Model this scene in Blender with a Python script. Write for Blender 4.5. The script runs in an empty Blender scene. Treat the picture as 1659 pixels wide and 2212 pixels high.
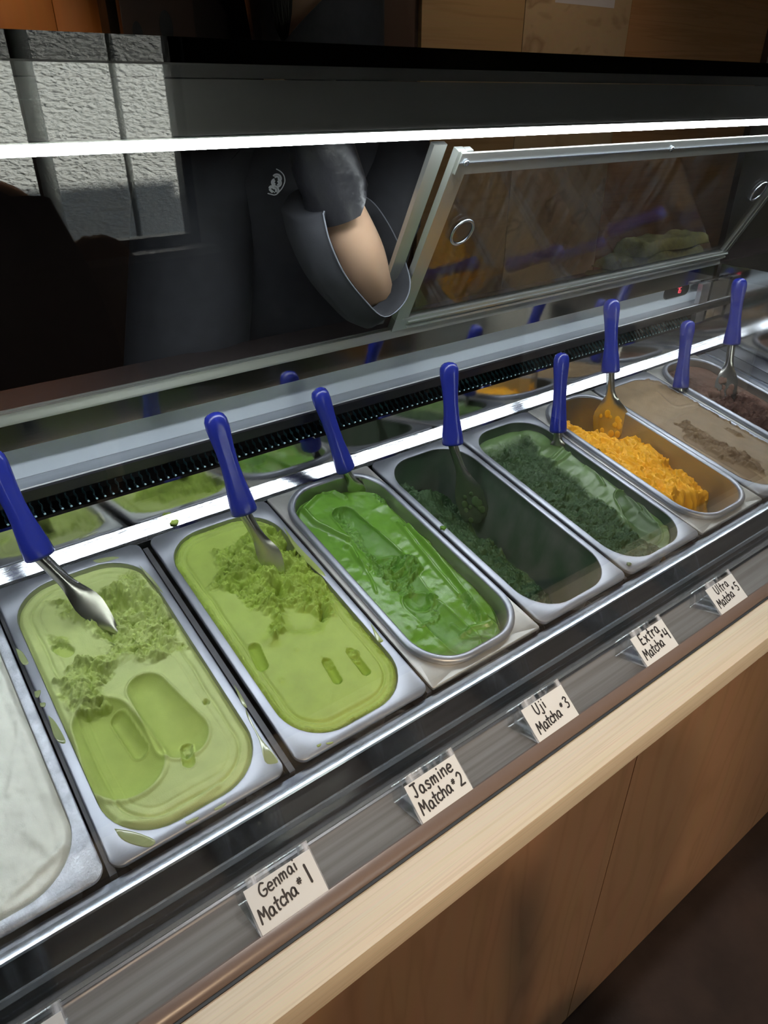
import bpy, bmesh, math, random
import numpy as np
from mathutils import Vector, Matrix

# ------------------------------------------------------------------ frame of reference
# Datum: X along the counter, Y into the case, Z up, Z = 0 at the front edge of the pans.
# The whole place is lifted by Z0 at the end of the script so that the floor lies at z = 0.
Z0 = 0.92
FLOOR = -0.92
sc = bpy.context.scene
col = sc.collection

# ------------------------------------------------------------------ camera
CAM = np.array([-0.031, -0.405, 0.541])
YAW, PITCH, FPX = math.radians(37.11), math.radians(30.68), 1520.0
_F = np.array([math.sin(YAW) * math.cos(PITCH), math.cos(YAW) * math.cos(PITCH), -math.sin(PITCH)])
_R = np.array([math.cos(YAW), -math.sin(YAW), 0.0])
_U = np.cross(_R, _F)
cd = bpy.data.cameras.new('camera')
co = bpy.data.objects.new('camera', cd)
col.objects.link(co)
co.location = (CAM[0], CAM[1], CAM[2] + Z0)
co.rotation_euler = (math.pi / 2 - PITCH, 0, -YAW)
cd.sensor_fit = 'VERTICAL'
cd.sensor_height = 24.0
cd.lens = 24.0 * FPX / 2212.0
cd.clip_start = 0.02
cd.clip_end = 60
sc.camera = co

# ------------------------------------------------------------------ sky, sun, exposure
w = bpy.data.worlds.new('sky')
sc.world = w
w.use_nodes = True
w.node_tree.nodes['Background'].inputs[0].default_value = (0.62, 0.78, 1.0, 1)
w.node_tree.nodes['Background'].inputs[1].default_value = 3.0
sd = bpy.data.lights.new('sun', 'SUN')
sd.energy = 46.0
sd.angle = math.radians(1.0)
sd.color = (1.0, 0.95, 0.86)
so = bpy.data.objects.new('sun', sd)
col.objects.link(so)
so.rotation_euler = Vector((0.62, 0.58, 0.55)).to_track_quat('Z', 'Y').to_euler()
so.location = (3, 3, 6)
vs = sc.view_settings
vs.view_transform = 'Standard'
vs.look = 'None'
vs.exposure = 0.0
vs.gamma = 1.0
vs.use_curve_mapping = False
sc.cycles.transparent_max_bounces = 24
sc.cycles.max_bounces = 10
sc.cycles.sample_clamp_indirect = 6.0
LED_STRENGTH = 34.0


def ray(px, py):
    return _F + _R * (px - 829.5) / FPX + _U * (1106 - py) / FPX


def at_y(px, py, y):
    d = ray(px, py)
    return CAM + d * ((y - CAM[1]) / d[1])


def at_z(px, py, z):
    d = ray(px, py)
    return CAM + d * ((z - CAM[2]) / d[2])


# the pans lie on a bed that slopes towards the customer
TILT = math.radians(11.8)
PN = np.array([0, -math.sin(TILT), math.cos(TILT)])
PE = np.array([0, math.cos(TILT), math.sin(TILT)])
PITCHX = 0.170


def uv(k, px, py, h=-0.005):
    """photo pixel -> (u, v) on pan k's own bed plane"""
    d = ray(px, py)
    P = CAM + d * (np.dot(PN * h - CAM, PN) / np.dot(d, PN))
    return np.array([P[0] - PITCHX * (k - 1), float(P @ PE)])


# ------------------------------------------------------------------ helpers
def link_mesh(name, me, mat=None, parent=None):
    o = bpy.data.objects.new(name, me)
    col.objects.link(o)
    if mat is not None:
        me.materials.append(mat)
    if parent is not None:
        o.parent = parent
    return o


def mesh_obj(name, verts, faces, mat=None, parent=None, smooth=False):
    me = bpy.data.meshes.new(name)
    me.from_pydata([tuple(map(float, v)) for v in verts], [], faces)
    me.update()
    bm = bmesh.new()
    bm.from_mesh(me)
    bmesh.ops.recalc_face_normals(bm, faces=bm.faces)
    bm.to_mesh(me)
    bm.free()
    if smooth:
        me.polygons.foreach_set('use_smooth', [True] * len(me.polygons))
    return link_mesh(name, me, mat, parent)


def bm_obj(name, bm, mat=None, parent=None, smooth=False):
    me = bpy.data.meshes.new(name)
    bmesh.ops.recalc_face_normals(bm, faces=bm.faces)
    bm.to_mesh(me)
    bm.free()
    if smooth:
        me.polygons.foreach_set('use_smooth', [True] * len(me.polygons))
    return link_mesh(name, me, mat, parent)


def sharp(o, deg=35):
    try:
        o.data.set_sharp_from_angle(angle=math.radians(deg))
    except Exception:
        pass
    return o


def tag(o, label=None, cat=None, group=None, kind=None):
    if label:
        o['label'] = label
    if cat:
        o['category'] = cat
    if group:
        o['group'] = group
    if kind:
        o['kind'] = kind
    return o


def empty(name, loc=(0, 0, 0), rx=0.0, rz=0.0):
    o = bpy.data.objects.new(name, None)
    col.objects.link(o)
    o.location = loc
    o.rotation_euler = (rx, 0, rz)
    o.empty_display_size = 0.03
    return o


def add_box(bm, x0, x1, y0, y1, z0, z1):
    vs_ = [bm.verts.new((x, y, z)) for x in (x0, x1) for y in (y0, y1) for z in (z0, z1)]
    for f in ((0, 1, 3, 2), (4, 6, 7, 5), (0, 4, 5, 1), (2, 3, 7, 6), (0, 2, 6, 4), (1, 5, 7, 3)):
        bm.faces.new([vs_[i] for i in f])


def box(name, x0, x1, y0, y1, z0, z1, mat, parent=None, bevel=0.0, seg=2):
    bm = bmesh.new()
    add_box(bm, x0, x1, y0, y1, z0, z1)
    if bevel > 0:
        bmesh.ops.bevel(bm, geom=list(bm.edges), offset=bevel, segments=seg, affect='EDGES', profile=0.6)
    o = bm_obj(name, bm, mat, parent, smooth=bevel > 0)
    if bevel > 0:
        sharp(o)
    return o


def extrude_yz(name, pts, x0, x1, mat, parent=None, smooth=False):
    """closed YZ cross-section swept along X"""
    n = len(pts)
    v = [(x0, y, z) for y, z in pts] + [(x1, y, z) for y, z in pts]
    f = [(i, (i + 1) % n, n + (i + 1) % n, n + i) for i in range(n)]
    f += [tuple(range(n)), tuple(range(2 * n - 1, n - 1, -1))]
    o = mesh_obj(name, v, f, mat, parent, smooth)
    if smooth:
        sharp(o, 30)
    return o


def sheet_yz(name, line, t, x0, x1, mat, parent=None, smooth=False):
    """a bent sheet of thickness t whose front follows the YZ polyline 'line'"""
    L = np.array(line, float)
    d = np.gradient(L, axis=0)
    nn = np.stack([d[:, 1], -d[:, 0]], 1)
    nn /= np.linalg.norm(nn, axis=1)[:, None] + 1e-12
    back = L + nn * t
    return extrude_yz(name, [tuple(p) for p in L] + [tuple(p) for p in back[::-1]], x0, x1, mat, parent, smooth)


def rrect(x0, x1, y0, y1, r, n=8):
    pts = []
    for cx, cy, a0 in ((x1 - r, y1 - r, 0), (x0 + r, y1 - r, 90), (x0 + r, y0 + r, 180), (x1 - r, y0 + r, 270)):
        for i in range(n + 1):
            a = math.radians(a0 + 90 * i / n)
            pts.append((cx + r * math.cos(a), cy + r * math.sin(a)))
    return pts


def loft(bm, loops, close=True, cap_first=False, cap_last=False):
    rings = [[bm.verts.new(p) for p in lp] for lp in loops]
    n = len(rings[0])
    for a, b in zip(rings[:-1], rings[1:]):
        for i in range(n if close else n - 1):
            bm.faces.new((a[i], a[(i + 1) % n], b[(i + 1) % n], b[i]))
    if cap_first:
        bm.faces.new(rings[0])
    if cap_last:
        bm.faces.new(rings[-1])
    return rings


def tube(bm, path, radii, seg=10, cap=True, flat=1.0):
    P = [Vector(p) for p in path]
    if not hasattr(radii, '__len__'):
        radii = [radii] * len(P)
    loops = []
    ref = None
    for i, p in enumerate(P):
        t = (P[min(i + 1, len(P) - 1)] - P[max(i - 1, 0)]).normalized()
        if ref is None:
            ref = Vector((0, 0, 1)) if abs(t.z) < 0.9 else Vector((1, 0, 0))
        a = (ref - t * ref.dot(t)).normalized()
        ref = a
        b = t.cross(a)
        loops.append([tuple(p + (a * math.cos(2 * math.pi * j / seg) + b * flat * math.sin(2 * math.pi * j / seg)) * radii[i])
                      for j in range(seg)])
    loft(bm, loops, True, cap, cap)


def catmull(pts, n=6):
    P = [np.array(p, float) for p in pts]
    if len(P) < 3:
        return P
    P = [2 * P[0] - P[1]] + P + [2 * P[-1] - P[-2]]
    out = []
    for i in range(1, len(P) - 2):
        for j in range(n):
            t = j / n
            a, b, c, d = P[i - 1], P[i], P[i + 1], P[i + 2]
            out.append(0.5 * (2 * b + (c - a) * t + (2 * a - 5 * b + 4 * c - d) * t * t + (3 * b - a - 3 * c + d) * t ** 3))
    out.append(P[-2])
    return out


# ------------------------------------------------------------------ noise on arrays
def _hash(ix, iy, seed):
    h = (ix.astype(np.int64) * 374761393 + iy.astype(np.int64) * 668265263 + seed * 1442695041) & 0xFFFFFFFF
    h = ((h ^ (h >> 13)) * 1274126177) & 0xFFFFFFFF
    return ((h ^ (h >> 16)) & 0xFFFF) / 65535.0


def vnoise(x, y, seed=0):
    ix, iy = np.floor(x), np.floor(y)
    fx, fy = x - ix, y - iy
    fx = fx * fx * fx * (fx * (fx * 6 - 15) + 10)
    fy = fy * fy * fy * (fy * (fy * 6 - 15) + 10)
    a, b = _hash(ix, iy, seed), _hash(ix + 1, iy, seed)
    c, d = _hash(ix, iy + 1, seed), _hash(ix + 1, iy + 1, seed)
    return (a + (b - a) * fx) * (1 - fy) + (c + (d - c) * fx) * fy


def fbm(x, y, octv=4, seed=0, gain=0.5):
    s, a, t = 0, 1.0, 0
    for i in range(octv):
        s = s + a * (vnoise(x * 2 ** i + 17.3 * i, y * 2 ** i - 9.1 * i, seed + i) * 2 - 1)
        t += a
        a *= gain
    return s / t


def ridged(x, y, octv=4, seed=0, gain=0.55):
    s, a, t = 0, 1.0, 0
    for i in range(octv):
        s = s + a * (1 - np.abs(vnoise(x * 2 ** i + 7.7 * i, y * 2 ** i + 3.3 * i, seed + i) * 2 - 1) * 2)
        t += a
        a *= gain
    return s / t


def cells(x, y, seed=0):
    """rounded crumbs: height of the nearest of many jittered domes, 0..1"""
    ix, iy = np.floor(x), np.floor(y)
    best = np.zeros_like(x)
    for dx in (-1, 0, 1):
        for dy in (-1, 0, 1):
            cx, cy = ix + dx, iy + dy
            qx = cx + 0.15 + 0.7 * _hash(cx, cy, seed)
            qy = cy + 0.15 + 0.7 * _hash(cx, cy, seed + 101)
            r2 = (0.62 + 0.38 * _hash(cx, cy, seed + 202)) ** 2
            top = 0.55 + 0.45 * _hash(cx, cy, seed + 303)
            d2 = ((x - qx) ** 2 + (y - qy) ** 2) / r2
            best = np.maximum(best, top * np.sqrt(np.clip(1 - d2, 0, 1)))
    return best


def sstep(a, b, x):
    t = np.clip((x - a) / (b - a), 0, 1)
    return t * t * (3 - 2 * t)


# ------------------------------------------------------------------ materials
def mat(name, base, rough=0.5, metal=0.0, spec=0.5, noise=None, bump=None, coat=0.0, sss=0.0):
    """noise=(scale vec, amount, colour2)   bump=(scale vec, strength, distance)"""
    m = bpy.data.materials.new(name)
    m.use_nodes = True
    nt = m.node_tree
    b = nt.nodes['Principled BSDF']
    b.inputs['Base Color'].default_value = (*base, 1)
    b.inputs['Roughness'].default_value = rough
    b.inputs['Metallic'].default_value = metal
    b.inputs['Specular IOR Level'].default_value = spec
    b.inputs['Coat Weight'].default_value = coat
    if sss:
        b.inputs['Subsurface Weight'].default_value = sss
        b.inputs['Subsurface Radius'].default_value = (0.004, 0.004, 0.002)
    tc = nt.nodes.new('ShaderNodeTexCoord')

    def tex(scale, detail=4):
        mp = nt.nodes.new('ShaderNodeMapping')
        mp.inputs['Scale'].default_value = scale
        nt.links.new(tc.outputs['Object'], mp.inputs['Vector'])
        n = nt.nodes.new('ShaderNodeTexNoise')
        n.inputs['Scale'].default_value = 1.0
        n.inputs['Detail'].default_value = detail
        nt.links.new(mp.outputs['Vector'], n.inputs['Vector'])
        return n
    if noise:
        n = tex(noise[0])
        rp = nt.nodes.new('ShaderNodeMapRange')
        rp.inputs['From Min'].default_value = 0.35
        rp.inputs['From Max'].default_value = 0.65
        rp.inputs['To Max'].default_value = noise[1]
        mx = nt.nodes.new('ShaderNodeMix')
        mx.data_type = 'RGBA'
        mx.inputs[6].default_value = (*base, 1)
        mx.inputs[7].default_value = (*noise[2], 1)
        nt.links.new(n.outputs['Fac'], rp.inputs['Value'])
        nt.links.new(rp.outputs['Result'], mx.inputs[0])
        nt.links.new(mx.outputs[2], b.inputs['Base Color'])
    if bump:
        n = tex(bump[0], 3)
        bp = nt.nodes.new('ShaderNodeBump')
        bp.inputs['Strength'].default_value = bump[1]
        bp.inputs['Distance'].default_value = bump[2]
        nt.links.new(n.outputs['Fac'], bp.inputs['Height'])
        nt.links.new(bp.outputs['Normal'], b.inputs['Normal'])
    return m


def glass_mat(name, tint=(1, 1, 1), rough=0.0, f0=0.04, haze=0.0):
    """clear sheet: lets light straight through, mirrors the room by Schlick's law on both faces"""
    m = bpy.data.materials.new(name)
    m.use_nodes = True
    nt = m.node_tree
    nt.nodes.remove(nt.nodes['Principled BSDF'])
    out = nt.nodes['Material Output']
    tr = nt.nodes.new('ShaderNodeBsdfTransparent')
    tr.inputs[0].default_value = (*tint, 1)
    gl = nt.nodes.new('ShaderNodeBsdfGlossy')
    gl.inputs['Roughness'].default_value = rough
    g = nt.nodes.new('ShaderNodeNewGeometry')
    dt = nt.nodes.new('ShaderNodeVectorMath')
    dt.operation = 'DOT_PRODUCT'
    nt.links.new(g.outputs['Normal'], dt.inputs[0])
    nt.links.new(g.outputs['Incoming'], dt.inputs[1])

    def math_(op, a, b=None):
        n = nt.nodes.new('ShaderNodeMath')
        n.operation = op
        n.use_clamp = op in ('SUBTRACT',)
        for i, s in enumerate((a, b)):
            if s is None:
                continue
            if isinstance(s, (int, float)):
                n.inputs[i].default_value = s
            else:
                nt.links.new(s, n.inputs[i])
        return n.outputs[0]
    c = math_('ABSOLUTE', dt.outputs['Value'])
    p = math_('POWER', math_('SUBTRACT', 1.0, c), 5.0)
    fr = math_('ADD', math_('MULTIPLY', p, 1 - f0), f0)
    mx = nt.nodes.new('ShaderNodeMixShader')
    nt.links.new(fr, mx.inputs[0])
    nt.links.new(tr.outputs[0], mx.inputs[1])
    nt.links.new(gl.outputs[0], mx.inputs[2])
    last = mx.outputs[0]
    if haze > 0:
        df = nt.nodes.new('ShaderNodeBsdfDiffuse')
        df.inputs[0].default_value = (0.8, 0.85, 0.95, 1)
        tc = nt.nodes.new('ShaderNodeTexCoord')
        mp = nt.nodes.new('ShaderNodeMapping')
        mp.inputs['Scale'].default_value = (28, 3, 3)
        ns = nt.nodes.new('ShaderNodeTexNoise')
        ns.inputs['Detail'].default_value = 5
        rm = nt.nodes.new('ShaderNodeMapRange')
        rm.inputs['From Min'].default_value = 0.45
        rm.inputs['From Max'].default_value = 0.75
        rm.inputs['To Max'].default_value = haze
        nt.links.new(tc.outputs['Object'], mp.inputs['Vector'])
        nt.links.new(mp.outputs['Vector'], ns.inputs['Vector'])
        nt.links.new(ns.outputs['Fac'], rm.inputs['Value'])
        m2 = nt.nodes.new('ShaderNodeMixShader')
        nt.links.new(rm.outputs['Result'], m2.inputs[0])
        nt.links.new(last, m2.inputs[1])
        nt.links.new(df.outputs[0], m2.inputs[2])
        last = m2.outputs[0]
    nt.links.new(last, out.inputs['Surface'])
    return m


def emit_mat(name, color, strength):
    m = bpy.data.materials.new(name)
    m.use_nodes = True
    b = m.node_tree.nodes['Principled BSDF']
    b.inputs['Base Color'].default_value = (0.8, 0.8, 0.8, 1)
    b.inputs['Emission Color'].default_value = (*color, 1)
    b.inputs['Emission Strength'].default_value = strength
    return m


def wood_mat(name, c1, c2, scale=(2, 30, 30), rough=0.5, rings=6.0):
    m = bpy.data.materials.new(name)
    m.use_nodes = True
    nt = m.node_tree
    b = nt.nodes['Principled BSDF']
    b.inputs['Roughness'].default_value = rough
    tc = nt.nodes.new('ShaderNodeTexCoord')
    mp = nt.nodes.new('ShaderNodeMapping')
    mp.inputs['Scale'].default_value = scale
    nt.links.new(tc.outputs['Object'], mp.inputs['Vector'])
    n1 = nt.nodes.new('ShaderNodeTexNoise')
    n1.inputs['Scale'].default_value = 1.0
    n1.inputs['Detail'].default_value = 3.0
    n1.inputs['Distortion'].default_value = 0.4
    nt.links.new(mp.outputs['Vector'], n1.inputs['Vector'])
    mu = nt.nodes.new('ShaderNodeMath')
    mu.operation = 'MULTIPLY'
    mu.inputs[1].default_value = rings
    nt.links.new(n1.outputs['Fac'], mu.inputs[0])
    fr = nt.nodes.new('ShaderNodeMath')
    fr.operation = 'PINGPONG'
    fr.inputs[1].default_value = 0.5
    nt.links.new(mu.outputs[0], fr.inputs[0])
    ramp = nt.nodes.new('ShaderNodeValToRGB')
    ramp.color_ramp.elements[0].color = (*c2, 1)
    ramp.color_ramp.elements[0].position = 0.0
    ramp.color_ramp.elements[1].color = (*c1, 1)
    ramp.color_ramp.elements[1].position = 0.22
    nt.links.new(fr.outputs[0], ramp.inputs[0])
    n2 = nt.nodes.new('ShaderNodeTexNoise')
    n2.inputs['Scale'].default_value = 6.0
    n2.inputs['Detail'].default_value = 6.0
    nt.links.new(mp.outputs['Vector'], n2.inputs['Vector'])
    mx = nt.nodes.new('ShaderNodeMix')
    mx.data_type = 'RGBA'
    mx.blend_type = 'MULTIPLY'
    mx.inputs[0].default_value = 0.18
    nt.links.new(ramp.outputs[0], mx.inputs[6])
    nt.links.new(n2.outputs['Color'], mx.inputs[7])
    nt.links.new(mx.outputs[2], b.inputs['Base Color'])
    return m


def gelato_mat(name, film, fresh, rough=0.5, spec=0.4, sc_=900.0, bump=0.35):
    m = bpy.data.materials.new(name)
    m.use_nodes = True
    nt = m.node_tree
    b = nt.nodes['Principled BSDF']
    b.inputs['Specular IOR Level'].default_value = spec
    at = nt.nodes.new('ShaderNodeAttribute')
    at.attribute_name = 'fresh'
    mx = nt.nodes.new('ShaderNodeMix')
    mx.data_type = 'RGBA'
    mx.inputs[6].default_value = (*film, 1)
    mx.inputs[7].default_value = (*fresh, 1)
    nt.links.new(at.outputs['Fac'], mx.inputs[0])
    tc = nt.nodes.new('ShaderNodeTexCoord')
    n0 = nt.nodes.new('ShaderNodeTexNoise')
    n0.inputs['Scale'].default_value = 45.0
    n0.inputs['Detail'].default_value = 5.0
    nt.links.new(tc.outputs['Object'], n0.inputs['Vector'])
    hs = nt.nodes.new('ShaderNodeHueSaturation')
    mr = nt.nodes.new('ShaderNodeMapRange')
    mr.inputs['To Min'].default_value = 0.82
    mr.inputs['To Max'].default_value = 1.18
    nt.links.new(n0.outputs['Fac'], mr.inputs['Value'])
    nt.links.new(mr.outputs['Result'], hs.inputs['Value'])
    nt.links.new(mx.outputs[2], hs.inputs['Color'])
    nt.links.new(hs.outputs['Color'], b.inputs['Base Color'])
    rr = nt.nodes.new('ShaderNodeMapRange')
    rr.inputs['To Min'].default_value = rough
    rr.inputs['To Max'].default_value = min(1, rough + 0.3)
    nt.links.new(at.outputs['Fac'], rr.inputs['Value'])
    nt.links.new(rr.outputs['Result'], b.inputs['Roughness'])
    n = nt.nodes.new('ShaderNodeTexNoise')
    n.inputs['Scale'].default_value = sc_
    n.inputs['Detail'].default_value = 4.0
    nt.links.new(tc.outputs['Object'], n.inputs['Vector'])
    bp = nt.nodes.new('ShaderNodeBump')
    bp.inputs['Strength'].default_value = bump
    bp.inputs['Distance'].default_value = 0.0006
    t2 = nt.nodes.new('ShaderNodeAttribute')
    t2.attribute_name = 'torn'
    ng = nt.nodes.new('ShaderNodeTexNoise')
    ng.inputs['Scale'].default_value = 420.0
    ng.inputs['Detail'].default_value = 5.0
    ng.inputs['Roughness'].default_value = 0.65
    nt.links.new(tc.outputs['Object'], ng.inputs['Vector'])
    ml = nt.nodes.new('ShaderNodeMath')
    ml.operation = 'MULTIPLY'
    nt.links.new(ng.outputs['Fac'], ml.inputs[0])
    nt.links.new(t2.outputs['Fac'], ml.inputs[1])
    b2 = nt.nodes.new('ShaderNodeBump')
    b2.inputs['Strength'].default_value = 0.55
    b2.inputs['Distance'].default_value = 0.0016
    nt.links.new(ml.outputs[0], b2.inputs['Height'])
    nt.links.new(n.outputs['Fac'], bp.inputs['Height'])
    nt.links.new(b2.outputs['Normal'], bp.inputs['Normal'])
    nt.links.new(bp.outputs['Normal'], b.inputs['Normal'])
    return m


M = dict(
    dimmed=mat('dimmed_polished_strip', (0.42, 0.44, 0.48), 0.14, 1.0, noise=((25, 260, 260), 1.0, (0.20, 0.21, 0.23)), bump=((60, 400, 400), 0.25, 0.0005)),  # darker noise flecks in the colour dim and break the LED's reflection
    darktop=mat('dark_brushed_top', (0.05, 0.04, 0.04), 0.25, 0.3, bump=((4, 600, 600), 0.1, 0.0005)),
    frost=mat('frosted_steel', (0.42, 0.44, 0.50), 0.5, 0.6, noise=((70, 70, 70), 1.0, (0.62, 0.65, 0.72)), bump=((500, 500, 500), 0.6, 0.001)),
    steel=mat('brushed_steel', (0.56, 0.57, 0.60), 0.34, 1.0, noise=((6, 160, 160), 0.5, (0.46, 0.47, 0.50)), bump=((5, 700, 700), 0.06, 0.0006)),
    rim=mat('satin_steel_rim', (0.36, 0.375, 0.43), 0.43, 0.9, noise=((22, 22, 22), 0.7, (0.30, 0.315, 0.36)), bump=((300, 300, 300), 0.08, 0.0004)),
    plate=mat('worn_plate_steel', (0.50, 0.49, 0.47), 0.45, 0.75, noise=((30, 30, 30), 0.8, (0.40, 0.395, 0.385)), bump=((260, 260, 260), 0.1, 0.0004)),
    well=mat('pan_well_steel', (0.40, 0.395, 0.375), 0.34, 0.85),
    mirror=mat('polished_steel', (0.62, 0.62, 0.62), 0.08, 1.0, bump=((4, 900, 900), 0.04, 0.0004)),
    trim=mat('polished_trim', (0.66, 0.71, 0.80), 0.27, 1.0, bump=((8, 500, 500), 0.12, 0.0005)),
    darkreflect=mat('dark_reflection_steel', (0.012, 0.012, 0.016), 0.22, 0.0, bump=((4, 900, 900), 0.06, 0.0004)),  # mirror steel painted black for the dark room it would reflect
    alu=mat('anodised_aluminium', (0.62, 0.64, 0.62), 0.36, 0.9, bump=((900, 6, 6), 0.05, 0.0004)),
    white=mat('white_painted_strip', (0.60, 0.66, 0.74), 0.5),
    bar=mat('dull_bearer_steel', (0.10, 0.10, 0.11), 0.5, 0.6),
    black=mat('black_rubber', (0.008, 0.008, 0.009), 0.5),
    teal=mat('teal_honeycomb', (0.05, 0.14, 0.17), 0.45),
    tooth=mat('pale_teal_edge', (0.35, 0.55, 0.60), 0.4),
    blue=mat('blue_handle_plastic', (0.018, 0.028, 0.27), 0.25, 0.0, 0.5),
    blade=mat('spatula_steel', (0.50, 0.49, 0.46), 0.24, 1.0),
    card=mat('white_card', (0.62, 0.65, 0.68), 0.7),
    ink=mat('marker_ink', (0.02, 0.02, 0.025), 0.6),
    ledge=mat('grey_ledge', (0.26, 0.25, 0.245), 0.3, 0.3, noise=((3, 120, 120), 0.8, (0.16, 0.145, 0.135))),
    lip=mat('brown_lip', (0.16, 0.12, 0.105), 0.3),
    led=emit_mat('led_white', (0.92, 0.97, 1.0), LED_STRENGTH),
    red=emit_mat('red_digit', (1.0, 0.03, 0.08), 1.3),
    header=mat('dark_header', (0.10, 0.095, 0.09), 0.35, 0.3),
    glass=glass_mat('clear_glass', (0.97, 0.985, 0.98), f0=0.042),
    topglass=glass_mat('dark_glass', (0.05, 0.07, 0.065), f0=0.018),
    plexi=glass_mat('plexi', (0.93, 0.92, 0.90), f0=0.06, haze=0.10),
    acrylic=glass_mat('clear_acrylic', (0.96, 0.97, 0.97), f0=0.04, haze=0.45),
    maple=wood_mat('pale_maple', (0.63, 0.545, 0.42), (0.57, 0.48, 0.355), (1.2, 110, 110), 0.5),
    veneer=wood_mat('maple_veneer', (0.31, 0.175, 0.10), (0.265, 0.145, 0.08), (7, 7, 0.9), 0.42, 9.0),
    floor=mat('dark_concrete', (0.055, 0.038, 0.034), 0.6, noise=((9, 9, 9), 0.9, (0.028, 0.019, 0.018)), bump=((120, 120, 120), 0.2, 0.002)),
    wall=mat('beige_plaster', (0.34, 0.31, 0.28), 0.8, noise=((3, 3, 3), 0.3, (0.28, 0.25, 0.23))),
    darkwall=mat('dark_brown_wall', (0.045, 0.030, 0.024), 0.7),
    ceil=mat('dark_ceiling', (0.10, 0.08, 0.07), 0.8),
    tee=mat('black_cotton', (0.014, 0.015, 0.020), 0.85, noise=((60, 60, 60), 0.6, (0.024, 0.025, 0.032)), bump=((700, 700, 700), 0.25, 0.0008)),
    stitch=mat('grey_stitching', (0.16, 0.17, 0.20), 0.8),
    thread=mat('white_thread', (0.62, 0.63, 0.66), 0.8),
    glove=mat('black_nitrile', (0.016, 0.016, 0.020), 0.38, bump=((60, 60, 60), 0.5, 0.003)),
    skin=mat('skin', (0.56, 0.36, 0.24), 0.55, noise=((30, 30, 30), 0.5, (0.60, 0.40, 0.28)), sss=0.1),
    navy=mat('navy_trousers', (0.010, 0.014, 0.028), 0.8),
    hair=mat('black_hair', (0.008, 0.007, 0.006), 0.5, bump=((400, 400, 12), 0.6, 0.002)),
    towel=mat('olive_towel', (0.20, 0.19, 0.055), 0.95, noise=((120, 120, 120), 0.8, (0.11, 0.105, 0.03)), bump=((700, 700, 700), 0.8, 0.003)),
    stucco=mat('pale_stucco', (0.78, 0.80, 0.78), 0.9, bump=((22, 22, 40), 0.9, 0.05)),
    frame=mat('dark_window_frame', (0.014, 0.015, 0.018), 0.4),
    sill=mat('beige_sill', (0.50, 0.44, 0.38), 0.6),
    asphalt=mat('pavement', (0.25, 0.24, 0.23), 0.9),
    orange=wood_mat('orange_panel', (0.42, 0.19, 0.06), (0.34, 0.14, 0.04), (7, 7, 0.7), 0.5, 3.0),
    bamboo=wood_mat('bamboo_door', (0.36, 0.19, 0.085), (0.30, 0.15, 0.06), (0.9, 9, 26), 0.45, 4.0),
    pale=wood_mat('pale_figured_door', (0.46, 0.33, 0.20), (0.32, 0.21, 0.12), (5, 5, 9), 0.5, 3.0),
    golden=wood_mat('golden_door', (0.42, 0.27, 0.13), (0.36, 0.22, 0.10), (0.9, 9, 26), 0.45, 3.0),
    brown=mat('dark_brown_board', (0.050, 0.024, 0.015), 0.6),
    label=mat('label_paper', (0.55, 0.52, 0.55), 0.7),
    green_film=mat('green_smeared_steel', (0.075, 0.090, 0.075), 0.36, 0.1, noise=((14, 30, 14), 0.9, (0.030, 0.060, 0.032))),
    bag=mat('brown_paper', (0.34, 0.17, 0.07), 0.8),
)

# ------------------------------------------------------------------ the room
WIN_Y = -3.30
WX0, WX1, WZ0, WZ1 = 0.10, 1.54, -0.12, 1.25
RX0, RX1 = -3.2, 4.6
CEIL = 1.85
tag(box('floor', RX0, RX1, WIN_Y - 0.2, 3.2, FLOOR - 0.1, FLOOR, M['floor']), kind='structure')
tag(box('ceiling', RX0, RX1, WIN_Y - 0.2, 3.2, CEIL, CEIL + 0.1, M['ceil']), kind='structure')
tag(box('wall_back', RX0, RX1, 3.1, 3.2, FLOOR, CEIL, M['darkwall']), kind='structure')
tag(box('wall_left', RX0 - 0.1, RX0, WIN_Y - 0.2, 3.2, FLOOR, CEIL, M['wall']), kind='structure')
tag(box('wall_right', RX1, RX1 + 0.1, WIN_Y - 0.2, 3.2, FLOOR, CEIL, M['wall']), kind='structure')
bm = bmesh.new()
add_box(bm, RX0, WX0, WIN_Y - 0.2, WIN_Y, FLOOR, CEIL)
add_box(bm, WX1, RX1, WIN_Y - 0.2, WIN_Y, FLOOR, CEIL)
add_box(bm, WX0, WX1, WIN_Y - 0.2, WIN_Y, FLOOR, WZ0)
add_box(bm, WX0, WX1, WIN_Y - 0.2, WIN_Y, WZ1, CEIL)
tag(bm_obj('wall_front', bm, M['wall']), kind='structure')
win = empty('window_1', (0, 0, 0))
tag(win, kind='structure')
t = 0.05
for a in ((WX0, WX1, WZ0, WZ0 + t), (WX0, WX1, WZ1 - t, WZ1), (WX0, WX0 + t, WZ0 + t, WZ1 - t), (WX1 - t, WX1, WZ0 + t, WZ1 - t)):
    box('window_frame', a[0], a[1], WIN_Y - 0.12, WIN_Y - 0.04, a[2], a[3], M['frame'], win)
box('window_pane', WX0 + t, WX1 - t, WIN_Y - 0.085, WIN_Y - 0.079, WZ0 + t, WZ1 - t, M['glass'], win)
box('window_sill', WX0 - 0.04, WX1 + 0.04, WIN_Y - 0.04, WIN_Y + 0.09, WZ0 - 0.035, WZ0, M['sill'], win)
tag(box('trim_1', RX0, RX1, WIN_Y, WIN_Y + 0.02, FLOOR, FLOOR + 0.1, M['frame']), kind='structure')

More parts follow.
